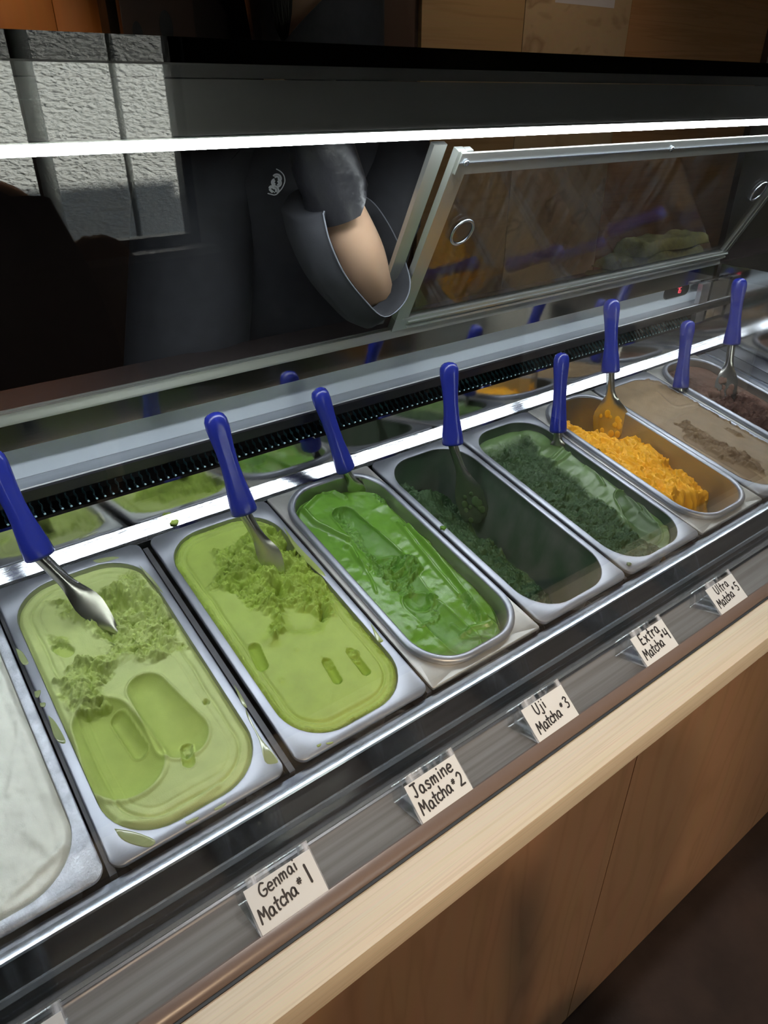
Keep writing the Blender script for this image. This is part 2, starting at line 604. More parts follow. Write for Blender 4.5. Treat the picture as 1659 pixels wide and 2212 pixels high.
# the alley outside: pavement and a stucco building with dark slots between its piers
tag(box('pavement', -8, 12, -9.0, WIN_Y - 0.2, FLOOR - 0.25, FLOOR - 0.1, M['asphalt']), kind='structure')
bld = empty('stucco_building', (0.9, -5.6, FLOOR - 0.1))
tag(bld, 'pale stucco building with dark slots between its piers, outside the window', 'building')
box('back_wall', -4 - .9, 8 - .9, -0.8, -0.5, 0, 4.6, M['darkwall'], bld)
for x0_, x1_ in ((-2.0, 0.35), (0.52, 0.78), (1.02, 1.33), (1.47, 1.98), (2.03, 2.9), (3.1, 5.0)):
    box('stucco_pier', x0_ - .9, x1_ - .9, -0.5, 0.0, 0, 4.6, M['stucco'], bld)

# ------------------------------------------------------------------ the display case
CX0, CX1 = -0.53, 1.445
case = empty('gelato_display_case', (0.45, 0.2, FLOOR))
tag(case, 'long stainless and glass gelato display case on a maple-veneered counter', 'display case')
case_inv = Vector(case.location)


def cbox(name, x0, x1, y0, y1, z0, z1, m, parent=None, bevel=0.0):
    o = box(name, x0, x1, y0, y1, z0, z1, m, parent or case, bevel)
    if parent is None:
        o.location = -case_inv
    return o


def csheet(name, line, th, m, x0=CX0, x1=CX1, smooth=False):
    o = sheet_yz(name, line, th, x0, x1, m, case, smooth)
    o.location = -case_inv
    return o


def cprof(name, pts, m, x0=CX0, x1=CX1, smooth=False):
    o = extrude_yz(name, pts, x0, x1, m, case, smooth)
    o.location = -case_inv
    return o


GY = -0.048
# counter front: veneer panel, maple nosing
PNL = [(CX0, -0.02), (-0.02, 0.62), (0.62, 1.26), (1.26, 1.90)]
for a, b in PNL:
    cbox('veneer_panel', a + 0.001, b - 0.001, -0.10, -0.08, FLOOR + 0.004, -0.062, M['veneer'])
cbox('carcass', CX0, 1.90, -0.078, 0.42, FLOOR + 0.004, -0.16, M['black'])
cbox('maple_nosing', CX0, 1.90, -0.161, -0.116, -0.062, -0.030, M['maple'], bevel=0.0015)
cprof('ledge_lip', [(-0.119, -0.036), (-0.119, -0.029), (-0.1165, -0.0245), (-0.1125, -0.0215), (-0.108, -0.0202), (-0.106, -0.0215), (-0.106, -0.036)], M['lip'], CX0, 1.90, True)
cprof('tag_ledge', [(-0.110, -0.036), (-0.108, -0.0222), (-0.044, -0.0405), (-0.044, -0.056)], M['ledge'], CX0, 1.90)
cprof('seal_strip', [(-0.1215, -0.034), (-0.1215, -0.0285), (-0.1185, -0.0285), (-0.1185, -0.034)], M['black'], CX0, 1.90)
# front glass and its top
cbox('front_glass', CX0, CX1 + 0.45, GY - 0.003, GY + 0.003, -0.042, 0.5525, M['glass'])
cbox('top_glass', CX0, CX1 + 0.45, GY - 0.012, 0.285, 0.553, 0.5625, M['topglass'])
cprof('glass_channel', [(-0.0545, -0.041), (-0.0545, -0.0355), (-0.0525, -0.0345), (-0.0515, -0.0352), (-0.0515, -0.043)], M['trim'], CX0, CX1 + .45, True)
# front frame: pan shelf lip, steel channel coloured as its dark reflection
csheet('front_trim', [(-0.0005, -0.0105), (-0.0095, -0.0095), (-0.0115, -0.0042), (-0.0165, -0.0032), (-0.0195, -0.0035), (-0.0205, -0.0055)], -0.0015, M['trim'], smooth=True)
csheet('channel_face', [(-0.0206, -0.0056), (-0.0225, -0.012), (-0.0295, -0.0265)], -0.0015, M['darkreflect'])
csheet('channel_step', [(-0.0296, -0.0266), (-0.0312, -0.0275), (-0.0325, -0.033)], -0.0015, M['trim'], smooth=True)
csheet('channel_floor', [(-0.0326, -0.0332), (-0.0385, -0.0415), (-0.045, -0.0422)], -0.0015, M['darkreflect'])
# rear of the pan bed: bevel, riser, vent, plate, shelf, white strip, mirror band, track
csheet('rear_bevel', [(0.3535, 0.0665), (0.3565, 0.0712), (0.372, 0.0826)], -0.0015, M['dimmed'])
csheet('riser', [(0.372, 0.0828), (0.372, 0.1270), (0.3728, 0.1284), (0.376, 0.1286)], -0.0015, M['mirror'])
csheet('vent_plate', [(0.380, 0.1522), (0.3735, 0.1522), (0.3722, 0.1535), (0.3722, 0.1655), (0.3735, 0.1668)], -0.0012, M['darkreflect'])  # black colour stands for the dark reflection on this steel
csheet('vent_shelf', [(0.3734, 0.1669), (0.3742, 0.1676), (0.405, 0.1676)], -0.0012, M['steel'])
cbox('vent_back', CX0, CX1, 0.412, 0.415, 0.10, 0.1665, M['black'])
vent = cbox('vent_tray', CX0, CX1, 0.3765, 0.411, 0.1235, 0.1255, M['black'])
csheet('white_strip', [(0.4035, 0.1690), (0.4035, 0.2085)], -0.0025, M['white'])
cbox('strip_gap', CX0, CX1, 0.4055, 0.4075, 0.1669, 0.1692, M['black'])
cbox('mirror_band', CX0, CX1, 0.3900, 0.4075, 0.2087, 0.2373, M['mirror'])
cprof('door_track', [(0.3880, 0.2375), (0.3880, 0.2405), (0.3890, 0.2455), (0.3890, 0.250), (0.3905, 0.250), (0.3905, 0.2455), (0.393, 0.2455), (0.393, 0.2500), (0.3955, 0.2500), (0.3955, 0.2455),
                    (0.400, 0.2455), (0.400, 0.2500), (0.4025, 0.2500), (0.4025, 0.2455), (0.4075, 0.2375)], M['alu'], smooth=True)
cbox('service_top', CX0, 1.90, 0.4078, 0.505, 0.232, 0.237, M['darktop'])
cbox('service_apron', CX0, 1.90, 0.494, 0.505, FLOOR + 0.004, 0.2315, M['steel'])
# honeycomb fins, one object each
fin_pts = []
for i in range(9):
    y = 0.3775 + 0.0040 * i
    z = 0.1258 + 0.0034 * i
    fin_pts.append((0.0011 * (1 if i % 2 else -1), y, z))
fv, ff = [], []
for (x, y, z) in fin_pts:
    fv += [(x - 0.0005, y, z - 0.0045), (x + 0.0005, y, z - 0.0045), (x + 0.0005, y, z), (x - 0.0005, y, z)]
for i in range(len(fin_pts) - 1):
    a = 4 * i
    for j in range(4):
        ff.append((a + j, a + (j + 1) % 4, a + 4 + (j + 1) % 4, a + 4 + j))
ff += [(0, 1, 2, 3), tuple(len(fv) - 4 + q for q in range(4))]
tv, tf = [], []
for q, (x, y, z) in enumerate([(0, 0.3758, 0.1262), (0.0006, 0.3760, 0.1288), (-0.0004, 0.3764, 0.1312)]):
    tv += [(x - 0.0011, y, z), (x + 0.0011, y, z), (x + 0.0011, y + 0.001, z), (x - 0.0011, y + 0.001, z)]
for i in range(2):
    a = 4 * i
    for j in range(4):
        tf.append((a + j, a + (j + 1) % 4, a + 4 + (j + 1) % 4, a + 4 + j))
tf += [(0, 1, 2, 3), (8, 9, 10, 11)]
fin0 = mesh_obj('honeycomb_fin', fv, ff, M['teal'], vent)
tip0 = mesh_obj('fin_tip', tv, tf, M['tooth'], vent)
xs = np.arange(-0.10, CX1 - 0.075, 0.0098)
for i, x in enumerate(xs):
    if i == 0:
        a, b = fin0, tip0
    else:
        a, b = fin0.copy(), tip0.copy()
        col.objects.link(a)
        col.objects.link(b)
    a.location = (float(x), 0, 0)
    b.location = (float(x), 0, 0)
# mirrored end wall and corner post
cbox('end_wall', CX1, CX1 + 0.003, GY + 0.006, 0.383, -0.0445, 0.2385, M['mirror'])
cbox('end_glass', CX1, CX1 + 0.006, GY + 0.006, 0.262, 0.239, 0.552, M['glass'])
cbox('corner_post', 1.372, 1.402, 0.3735, 0.3835, 0.084, 0.2085, M['steel'])
cbox('post_seal', 1.4025, 1.414, 0.3755, 0.3835, 0.084, 0.2085, M['black'])
cbox('corner_cheek', 1.4142, CX1 - 0.0005, 0.3755, 0.3835, 0.084, 0.2085, M['mirror'])
fil = box('end_filler', 1.3615, CX1 - 0.001, 0.0, 0.352, -0.010, -0.003, M['rim'], case, 0.001)
fil.location = -case_inv
fil.rotation_euler = (0, 0, 0)
fil.data.transform(Matrix.Rotation(TILT, 4, 'X'))
fr2 = box('end_rail', 1.385, 1.393, 0.004, 0.350, -0.0028, 0.001, M['trim'], case, 0.001)
fr2.location = -case_inv
fr2.data.transform(Matrix.Rotation(TILT, 4, 'X'))
# header and LED strip under the top
cbox('header', CX0, CX1 + 0.45, 0.262, 0.275, 0.4992, 0.5525, M['header'])
cprof('led_housing', [(0.2365, 0.5078), (0.2345, 0.5086), (0.2345, 0.5096), (0.2615, 0.5096), (0.2615, 0.5078)], M['alu'])
cprof('led_diffuser', [(0.2368, 0.5076), (0.2350, 0.5058), (0.2352, 0.5028), (0.2385, 0.5000), (0.2440, 0.4995), (0.2610, 0.4995), (0.2610, 0.5076)], M['led'], CX0 + 0.01, CX1 + 0.44, True)
# dark well under the pans with bearer bars between them
cbox('well_floor', CX0, CX1, -0.019, 0.37, -0.158, -0.150, M['black'])

# sliding rear door (leans in at the top)
DB = np.array([0.393, 0.2502])
DT = np.array([0.268, 0.4885])
ddir = (DT - DB) / np.linalg.norm(DT - DB)
dlen = float(np.linalg.norm(DT - DB))
dn = np.array([-ddir[1], ddir[0]])      # towards the customer


def dpt(x, a, d=0.0):
    p = DB + ddir * a + dn * d
    return (x, float(p[0]), float(p[1]))


def dbox(name, x0, x1, a0, a1, d0, d1, m, parent):
    v = [dpt(x, a, d) for x in (x0, x1) for a in (a0, a1) for d in (d0, d1)]
    f = [(0, 1, 3, 2), (4, 6, 7, 5), (0, 4, 5, 1), (2, 3, 7, 6), (0, 2, 6, 4), (1, 5, 7, 3)]
    o = mesh_obj(name, v, f, m, parent)
    return o


DX0, DX1 = 0.582, 1.452
door = dbox('sliding_door_rail', DX0, DX1, 0.0, 0.020, -0.004, 0.006, M['alu'], case)
door.location = -case_inv
dbox('rail_bead', DX0 + .024, DX1, 0.004, 0.007, 0.0061, 0.0085, M['alu'], door)
dbox('rail_bead', DX0 + .024, DX1, 0.012, 0.015, 0.0061, 0.0085, M['alu'], door)
dbox('door_stile', DX0, DX0 + 0.013, 0.0205, dlen - 0.001, -0.004, 0.006, M['alu'], door)
dbox('door_stile', DX0 + 0.0135, DX0 + 0.024, 0.0205, dlen - 0.001, -0.003, 0.005, M['alu'], door)
dbox('door_stile', DX1 - 0.022, DX1 - .0115, 0.0205, dlen - 0.001, -0.003, 0.005, M['alu'], door)
dbox('door_stile', DX1 - 0.011, DX1, 0.0205, dlen - 0.001, -0.004, 0.006, M['alu'], door)
dbox('top_rail', DX0 + 0.004, DX1, dlen - 0.028, dlen - 0.002, 0.0062, 0.009, M['alu'], door)
dbox('top_rail_bead', DX0 + 0.004, DX1, dlen - 0.014, dlen - 0.0125, 0.0091, 0.0105, M['trim'], door)
dbox('door_pane', DX0 + 0.02, DX1 - 0.018, 0.016, dlen - 0.006, -0.001, 0.002, M['plexi'], door)
dbox('rear_stile', DX0 - 0.026, DX0 - 0.006, 0.004, dlen - 0.001, -0.016, -0.009, M['alu'], door)
for x, a in ((DX0 + 0.014, dlen - 0.013), (1.005, dlen - 0.013)):
    bm = bmesh.new()
    c = Vector(dpt(x, a, 0.0107))
    nv = Vector((0, dn[0], dn[1]))
    bmesh.ops.create_cone(bm, cap_ends=True, segments=16, radius1=0.0042, radius2=0.0034, depth=0.002,
                          matrix=Matrix.Translation(c) @ nv.to_track_quat('Z', 'Y').to_matrix().to_4x4())
    bm_obj('door_screw', bm, M['trim'], door, True)
for x in (DX0 + 0.062, DX1 - 0.06):
    bm = bmesh.new()
    c = Vector(dpt(x, 0.155, 0.0045))
    ex, ea = Vector((1, 0, 0)), Vector((0, ddir[0], ddir[1]))
    nv = Vector((0, dn[0], dn[1]))
    loops = []
    for i in range(25):
        th = 2 * math.pi * i / 24
        cc = c + (ex * math.cos(th) + ea * math.sin(th)) * 0.0175
        rad = (ex * math.cos(th) + ea * math.sin(th))
        loops.append([tuple(cc + (rad * math.cos(2 * math.pi * j / 8) + nv * math.sin(2 * math.pi * j / 8)) * 0.0022) for j in range(8)])
    loft(bm, loops)
    bm_obj('finger_pull', bm, M['trim'], door, True)

# temperature read-out on the white strip
cx, cz = 1.325, 0.1975
bm = bmesh.new()
lp = rrect(cx - 0.044, cx + 0.044, cz - 0.0125, cz + 0.0125, 0.0118, 6)
loft(bm, [[(x, 0.4034, z) for x, z in lp], [(x, 0.4005, z) for x, z in lp], [(cx + (x - cx) * .97, 0.3995, cz + (z - cz) * .9) for x, z in lp]], True, False, True)
disp = bm_obj('temperature_display', bm, M['black'], case, False)
disp.location = -case_inv
SEG = {'7': 'abc', '6': 'acdefg'}
segs = dict(a=((0, 1), (.5, 1)), b=((.5, 1), (.5, .5)), c=((.5, .5), (.5, 0)), d=((0, 0), (.5, 0)), e=((0, 0), (0, .5)), f=((0, .5), (0, 1)), g=((0, .5), (.5, .5)))
for ch, ox in (('7', -0.0005), ('6', 0.0075)):
    bm = bmesh.new()
    for s in SEG[ch]:
        (x1_, z1_), (x2_, z2_) = segs[s]
        H = 0.0105
        p = [(cx + ox + (x * H) + z * H * .12, 0.3992, cz - 0.0050 + z * H) for x, z in ((x1_, z1_), (x2_, z2_))]
        tube(bm, p, 0.0005, 5)
    bm_obj('digit', bm, M['red'], disp)
# torn patch of the strip beside the read-out
bm = bmesh.new()
pp = [(1.372, .186), (1.380, .190), (1.383, .196), (1.381, .200), (1.387, .203), (1.392, .2085), (1.404, .2085), (1.405, .172), (1.394, .171), (1.383, .176), (1.374, .178)]
loft(bm, [[(x - .004, 0.4033, z) for x, z in pp], [(x - .004, 0.4022, z) for x, z in pp]], True, True, True)
o = bm_obj('torn_patch', bm, M['black'], case)
o.location = -case_inv

# ------------------------------------------------------------------ gelato pans
PW0, PW1, PV0, PV1 = 0.003, 0.1665, 0.000, 0.3565


def pan_matrix(k):
    return ((k - 1) * PITCHX, 0.0, 0.0)


PANS = {}


def blend_loops(outer, inner, h):
    return [(x, y, h) for x, y in outer]


def make_pan(k, label, well, u0=PW0, u1=PW1, dv=0.0, rim_m=None):
    """flat-rimmed pan: wide flange, deep well"""
    root = empty('gelato_pan', pan_matrix(k), TILT)
    tag(root, label, 'pan', 'flat-rimmed steel gelato pans')
    v0, v1 = PV0 + dv, PV1
    bm = bmesh.new()
    N = 10

    def L(a, b, c, d, r, h):
        return [(x, y, h) for x, y in rrect(a, b, c, d, r, N)]
    loft(bm, [L(u0 + .0006, u1 - .0006, v0 + .0006, v1 - .0006, .011, -.0060),
              L(u0, u1, v0, v1, .011, -.0030),
              L(u0 + .0004, u1 - .0004, v0 + .0004, v1 - .0004, .011, -.0010),
              L(u0 + .0016, u1 - .0016, v0 + .0016, v1 - .0016, .011, 0.0),
              L(u0 + .0085, u1 - .0085, v0 + .0095, v1 - .0135, .052, 0.0),
              L(u0 + .0095, u1 - .0095, v0 + .0105, v1 - .0145, .051, -.0004),
              L(u0 + .0100, u1 - .0100, v0 + .0110, v1 - .0150, .0505, -.0016)])
    rim = sharp(bm_obj('rim', bm, rim_m or M['rim'], root, True), 40)
    bm = bmesh.new()
    loft(bm, [L(u0 + .0100, u1 - .0100, v0 + .0110, v1 - .0150, .0505, -.0016),
              L(u0 + .0112, u1 - .0112, v0 + .0122, v1 - .0162, .050, -.016),
              L(u0 + .0120, u1 - .0120, v0 + .0130, v1 - .0170, .049, -.017),
              L(u0 + .0160, u1 - .0160, v0 + .0170, v1 - .0210, .046, -.108),
              L(u0 + .0220, u1 - .0220, v0 + .0230, v1 - .0270, .042, -.116)], True, False, True)
    wl = sharp(bm_obj('well', bm, well, root, True), 50)
    PANS[k] = (root, u0 + .0106, u1 - .0106, v0 + .0116, v1 - .0156, .050)
    return root


def make_tub(k, label, plate_label):
    """thick-lipped tub standing in a square adapter plate"""
    u0, u1, v0, v1 = 0.0015, 0.1685, 0.000, 0.3575
    plate = empty('adapter_plate', pan_matrix(k), TILT)
    tag(plate, plate_label, 'plate', 'square adapter plates under thick-lipped tubs')
    bm = bmesh.new()
    N = 10

    def L(a, b, c, d, r, h):
        return [(x, y, h) for x, y in rrect(a, b, c, d, r, N)]
    loft(bm, [L(u0, u1, v0, v1, .003, -.0065), L(u0, u1, v0, v1, .003, -.0032), L(u0 + .001, u1 - .001, v0 + .001, v1 - .001, .003, -.0022),
              L(u0 + .012, u1 - .012, v0 + .014, v1 - .012, .054, -.0022), L(u0 + .013, u1 - .013, v0 + .015, v1 - .013, .053, -.010)])
    sharp(bm_obj('plate', bm, M['plate'], plate, True), 40)
    root = empty('gelato_tub', pan_matrix(k), TILT)
    tag(root, label, 'tub', 'thick-lipped steel gelato tubs')
    a, b, c, d = u0 + .005, u1 - .005, v0 + .006, v1 - .005
    bm = bmesh.new()
    loft(bm, [L(a + .001, b - .001, c + .001, d - .001, .056, -.0020), L(a, b, c, d, .057, .0010), L(a + .0004, b - .0004, c + .0004, d - .0004, .057, .0040),
              L(a + .0020, b - .0020, c + .0020, d - .0020, .056, .0058), L(a + .0065, b - .0065, c + .0065, d - .0065, .052, .0062), L(a + .0085, b - .0085, c + .0085, d - .0085, .050, .0050),
              L(a + .0092, b - .0092, c + .0092, d - .0092, .050, .0030)])
    bm_obj('lip', bm, M['rim'], root, True)
    bm = bmesh.new()
    loft(bm, [L(a + .0092, b - .0092, c + .0092, d - .0092, .050, .0030), L(a + .0120, b - .0120, c + .0120, d - .0120, .048, -.06), L(a + .0150, b - .0150, c + .0150, d - .0150, .046, -.106),
              L(a + .022, b - .022, c + .022, d - .022, .040, -.114)], True, False, True)
    sharp(bm_obj('well', bm, M['well'], root, True), 50)
    PANS[k] = (root, a + .0105, b - .0105, c + .0105, d - .0105, .049)
    return root


make_pan(0, 'frosted flat-rimmed steel pan holding the white gelato', M['well'], 0.0010, 0.1650, 0.0, M['frost'])
make_pan(1, 'drip-smeared flat-rimmed steel pan holding the palest green gelato', M['well'], 0.0000, 0.1630)
make_pan(2, 'flat-rimmed steel pan holding yellow-green gelato with two small slots', M['well'], 0.0055, 0.1670)
make_tub(3, 'thick-lipped steel tub holding the glossy bright green gelato', 'square steel adapter plate under the bright green tub')
make_pan(4, 'flat-rimmed steel pan scraped nearly empty, dark green film on its wall', M['green_film'], 0.0025, 0.1670)
make_pan(5, 'flat-rimmed steel pan half full of dark green gelato', M['green_film'], 0.0025, 0.1670)
make_tub(6, 'thick-lipped steel tub holding the yellow mango gelato', 'square steel adapter plate under the yellow gelato tub')
make_pan(7, 'flat-rimmed steel pan brimming with light brown gelato', M['well'], 0.0025, 0.1670)
make_tub(8, 'thick-lipped steel tub holding the dark chocolate gelato', 'square steel adapter plate under the chocolate tub')
# blank covers where the photograph shows nothing more
for k in (-1, -2):
    o = box('blank_cover', 0.003, 0.167, 0.0, 0.357, -0.006, 0.0, M['rim'], None, 0.002)
    o.location = pan_matrix(k)
    o.rotation_euler = (TILT, 0, 0)
    tag(o, 'plain flat steel cover next to the white gelato pan' if k == -1 else 'plain flat steel cover closing the far end of the row', 'cover', 'plain steel covers')
# bearer bars in the seams
bar0 = None
for k in range(-2, 9):
    if bar0 is None:
        bar = box('bearer_bar', -0.0030, 0.0030, 0.002, 0.352, -0.022, -0.0105, M['bar'], case)
        bar0 = bar
    else:
        bar = bar0.copy()
        col.objects.link(bar)
    bar.location = Vector((k * PITCHX, 0, 0)) - case_inv
    bar.rotation_euler = (TILT, 0, 0)


# ------------------------------------------------------------------ gelato surfaces
class Field:
    """height field over one pan's opening, in the pan's own (u, v)"""

    def __init__(s, k, base, step=0.0009, seed=0):
        s.k = k
        root, a, b, c, d, r = PANS[k]
        s.a, s.b, s.c, s.d, s.r = a, b, c, d, r
        nv = int((d - c) / step)
        nu = int((b - a) / step)
        v = np.linspace(c, d, nv)
        dy = np.maximum(np.maximum(c + r - v, v - (d - r)), 0)
        inset = r - np.sqrt(np.maximum(r * r - dy * dy, 0))
        tt = np.linspace(0, 1, nu)
        s.U = (a + inset)[:, None] * (1 - tt)[None, :] + (b - inset)[:, None] * tt[None, :]
        s.V = np.repeat(v[:, None], nu, 1)
        s.nu, s.nv = nu, nv
        s.H = np.full_like(s.U, base)
        s.fresh = np.zeros_like(s.U)
        s.torn = np.zeros_like(s.U)
        s.seed = seed
        # distance to the wall
        qx = np.abs(s.U - (a + b) / 2) - ((b - a) / 2 - r)
        qy = np.abs(s.V - (c + d) / 2) - ((d - c) / 2 - r)
        s.edge = r - (np.hypot(np.maximum(qx, 0), np.maximum(qy, 0)) + np.minimum(np.maximum(qx, qy), 0))

    def P(s, px, py, h=-0.005):
        return uv(s.k, px, py, h)

    def seg(s, p, q, pw=(0.02, 0.02)):
        p, q = np.array(p), np.array(q)
        d = q - p
        L2 = d @ d + 1e-12
        t_ = np.clip(((s.U - p[0]) * d[0] + (s.V - p[1]) * d[1]) / L2, 0, 1)
        return np.hypot(s.U - p[0] - t_ * d[0], s.V - p[1] - t_ * d[1]), t_

    def trough(s, p, q, hw, depth, lip=0.0015, fresh=0.9, hw2=None, sharpness=0.0, ragged=0.0):
        dd, t_ = s.seg(p, q)
        hw = hw + ((hw2 or hw) - hw) * t_
        if ragged:
            hw = hw * (1 + ragged * fbm(s.U * 160, s.V * 160, 3, s.seed + 5))
        x = dd / hw
        prof = np.where(x < 1, -depth * (1 - np.minimum(x, 1) ** 2.4), 0)
        inside = sstep(1.02, 0.96, x)
        cut = np.where(x < 1, np.minimum(s.H, s.H + prof), s.H)
        s.H = cut + lip * np.exp(-((x - 1.04) / 0.07) ** 2)
        s.fresh = s.fresh * (1 - inside) + fresh * inside

    def flat_cut(s, p, q, hw, depth, fresh=0.9):
        dd, _ = s.seg(p, q)
        m_ = sstep(hw + 0.0012, hw - 0.0006, dd)
        s.H = s.H - depth * m_
        s.fresh = np.maximum(s.fresh, fresh * m_)

    def blobmask(s, pts, soft=0.006, warp=0.008, wf=70):
        """soft mask of a closed outline"""
        P_ = np.array(pts)
        wu = s.U + warp * fbm(s.U * wf, s.V * wf, 3, s.seed + 21)
        wv = s.V + warp * fbm(s.U * wf + 40, s.V * wf + 9, 3, s.seed + 31)
        n = len(P_)
        dmin = np.full_like(s.U, 1e9)
        inside = np.zeros(s.U.shape, bool)
        for i in range(n):
            p, q = P_[i], P_[(i + 1) % n]
            d = q - p
            t_ = np.clip(((wu - p[0]) * d[0] + (wv - p[1]) * d[1]) / (d @ d + 1e-12), 0, 1)
            dmin = np.minimum(dmin, np.hypot(wu - p[0] - t_ * d[0], wv - p[1] - t_ * d[1]))
            cnd = ((p[1] > wv) != (q[1] > wv)) & (wu < (q[0] - p[0]) * (wv - p[1]) / (q[1] - p[1] + 1e-12) + p[0])
            inside ^= cnd
        sd_ = np.where(inside, dmin, -dmin)
        return sstep(-soft * 0.4, soft, sd_)

    def rough(s, mask, amp=0.004, f=140, fresh=0.75, fine=0.0016):
        wu = s.U + 0.005 * fbm(s.U * 90, s.V * 90, 2, s.seed + 51)
        wv = s.V + 0.005 * fbm(s.U * 90 + 5, s.V * 90, 2, s.seed + 52)
        clump = fbm(wu * f * 0.40, wv * f * 0.40, 3, s.seed + 23)
        c1 = cells(wu * f * 0.95, wv * f * 0.95, s.seed + 3) - 0.5
        c2 = cells(wu * f * 2.3 + 3, wv * f * 2.3, s.seed + 13) - 0.5
        g_ = fbm(s.U * f * 5, s.V * f * 5, 2, s.seed + 43)
        s.H = s.H + mask * (amp * (1.9 * clump + 1.35 * c1 + 0.75 * c2) + 0.6 * fine * g_)
        s.torn = np.maximum(s.torn, mask)
        tone = fbm(s.U * 120 + 31, s.V * 120 - 12, 3, s.seed + 71)
        s.fresh = np.clip(s.fresh * (1 - mask) + mask * np.clip(fresh - 0.15 + 0.5 * tone, 0, 1), 0, 1)

    def bump(s, p, r_, h):
        d = np.hypot(s.U - p[0], s.V - p[1])
        s.H = s.H + h * np.exp(-(d / r_) ** 2)

    def ridge(s, pts, w_, h):
        pts = catmull(pts, 5)
        best = np.full_like(s.U, 1e9)
        for p, q in zip(pts[:-1], pts[1:]):
            best = np.minimum(best, s.seg(p, q)[0])
        s.H = s.H + h * np.exp(-(best / w_) ** 2)

    def ring(s, off, w_, depth):
        s.H = s.H - depth * np.exp(-((s.edge - off - 0.0012 * fbm(s.U * 40, s.V * 40, 2, s.seed + 8)) / w_) ** 2)

    def build(s, name, m, label, cat='gelato', group='gelato in the pans'):
        root = PANS[s.k][0]
        H = np.maximum(s.H, -0.1135)
        nv, nu = s.nv, s.nu
        verts = np.stack([s.U, s.V, H], -1).reshape(-1, 3)
        me = bpy.data.meshes.new(name)
        Hf = H.ravel()
        idx = np.arange(nu * nv).reshape(nv, nu)
        q = np.stack([idx[:-1, :-1], idx[:-1, 1:], idx[1:, 1:], idx[1:, :-1]], -1).reshape(-1, 4)
        q = q[Hf[q].max(axis=1) > -0.1125]
        me.vertices.add(len(verts))
        me.vertices.foreach_set('co', verts.astype(np.float32).ravel())
        me.loops.add(q.size)
        me.loops.foreach_set('vertex_index', q.astype(np.int32).ravel())
        me.polygons.add(len(q))
        me.polygons.foreach_set('loop_start', np.arange(0, q.size, 4, dtype=np.int32))
        me.polygons.foreach_set('loop_total', np.full(len(q), 4, dtype=np.int32))
        me.polygons.foreach_set('use_smooth', np.ones(len(q), dtype=bool))
        me.update(calc_edges=True)
        at = me.attributes.new('fresh', 'FLOAT', 'POINT')
        at.data.foreach_set('value', s.fresh.astype(np.float32).ravel())
        at = me.attributes.new('torn', 'FLOAT', 'POINT')
        at.data.foreach_set('value', s.torn.astype(np.float32).ravel())
        o = link_mesh(name, me, m)
        o.location = root.location
        o.rotation_euler = root.rotation_euler
        tag(o, label, cat, group)
        return o


def drip(parent, k, pts, m, h=0.0006, hh=0.0):
    """a thin puddle or smear lying on a pan rim (outline in photo pixels)"""
    P_ = [uv(k, x, y, hh) for x, y in pts]
    P_ = catmull(P_ + [P_[0]], 3)[:-1]
    c = sum(P_) / len(P_)
    bm = bmesh.new()
    loft(bm, [[(p[0], p[1], hh + 0.0001) for p in P_], [(*(c + (p - c) * .96), hh + h * .7) for p in P_], [(*(c + (p - c) * .8), hh + h) for p in P_]], True, False, True)
    return bm_obj('drip', bm, m, parent, True)


G = dict(
    white=gelato_mat('white_gelato', (0.80, 0.80, 0.72), (0.78, 0.78, 0.70), 0.45),
    genmai=gelato_mat('pale_green_gelato', (0.455, 0.53, 0.200), (0.37, 0.465, 0.105), 0.5),
    jasmine=gelato_mat('yellow_green_gelato', (0.325, 0.425, 0.080), (0.25, 0.365, 0.036), 0.5),
    uji=gelato_mat('bright_green_gelato', (0.115, 0.262, 0.030), (0.076, 0.205, 0.019), 0.22, 0.5),
    extra=gelato_mat('deep_green_gelato', (0.070, 0.125, 0.055), (0.026, 0.068, 0.021), 0.35, 0.5),
    ultra=gelato_mat('dark_green_gelato', (0.105, 0.180, 0.062), (0.024, 0.060, 0.017), 0.28, 0.5),
    mango=gelato_mat('mango_gelato', (0.86, 0.44, 0.018), (0.84, 0.40, 0.015), 0.4, 0.4, 700, 0.2),
    coffee=gelato_mat('light_brown_gelato', (0.265, 0.178, 0.098), (0.17, 0.105, 0.055), 0.45),
    choc=gelato_mat('chocolate_gelato', (0.165, 0.085, 0.06), (0.055, 0.022, 0.015), 0.45),
)

# --- pan 0: white, smooth with soft folds
f = Field(0, -0.003, 0.0013, 3)
f.H += 0.0028 * fbm(f.U * 22, f.V * 14, 3, 4) + 0.0016 * fbm(f.U * 90, f.V * 60, 4, 9)
f.ring(0.014, 0.004, 0.0018)
f.ridge([f.P(40, 1560), f.P(35, 1650), f.P(20, 1720)], 0.003, 0.0016)
f.ridge([f.P(140, 1830), f.P(70, 1900), f.P(0, 1960)], 0.004, 0.003)
f.ridge([f.P(60, 1800), f.P(110, 1850), f.P(40, 1900)], 0.004, 0.002)
f.H -= 0.004 * sstep(0.006, 0.0, f.edge)
f.build('white_gelato', G['white'], 'creamy white gelato smoothed flat in the frosted pan')

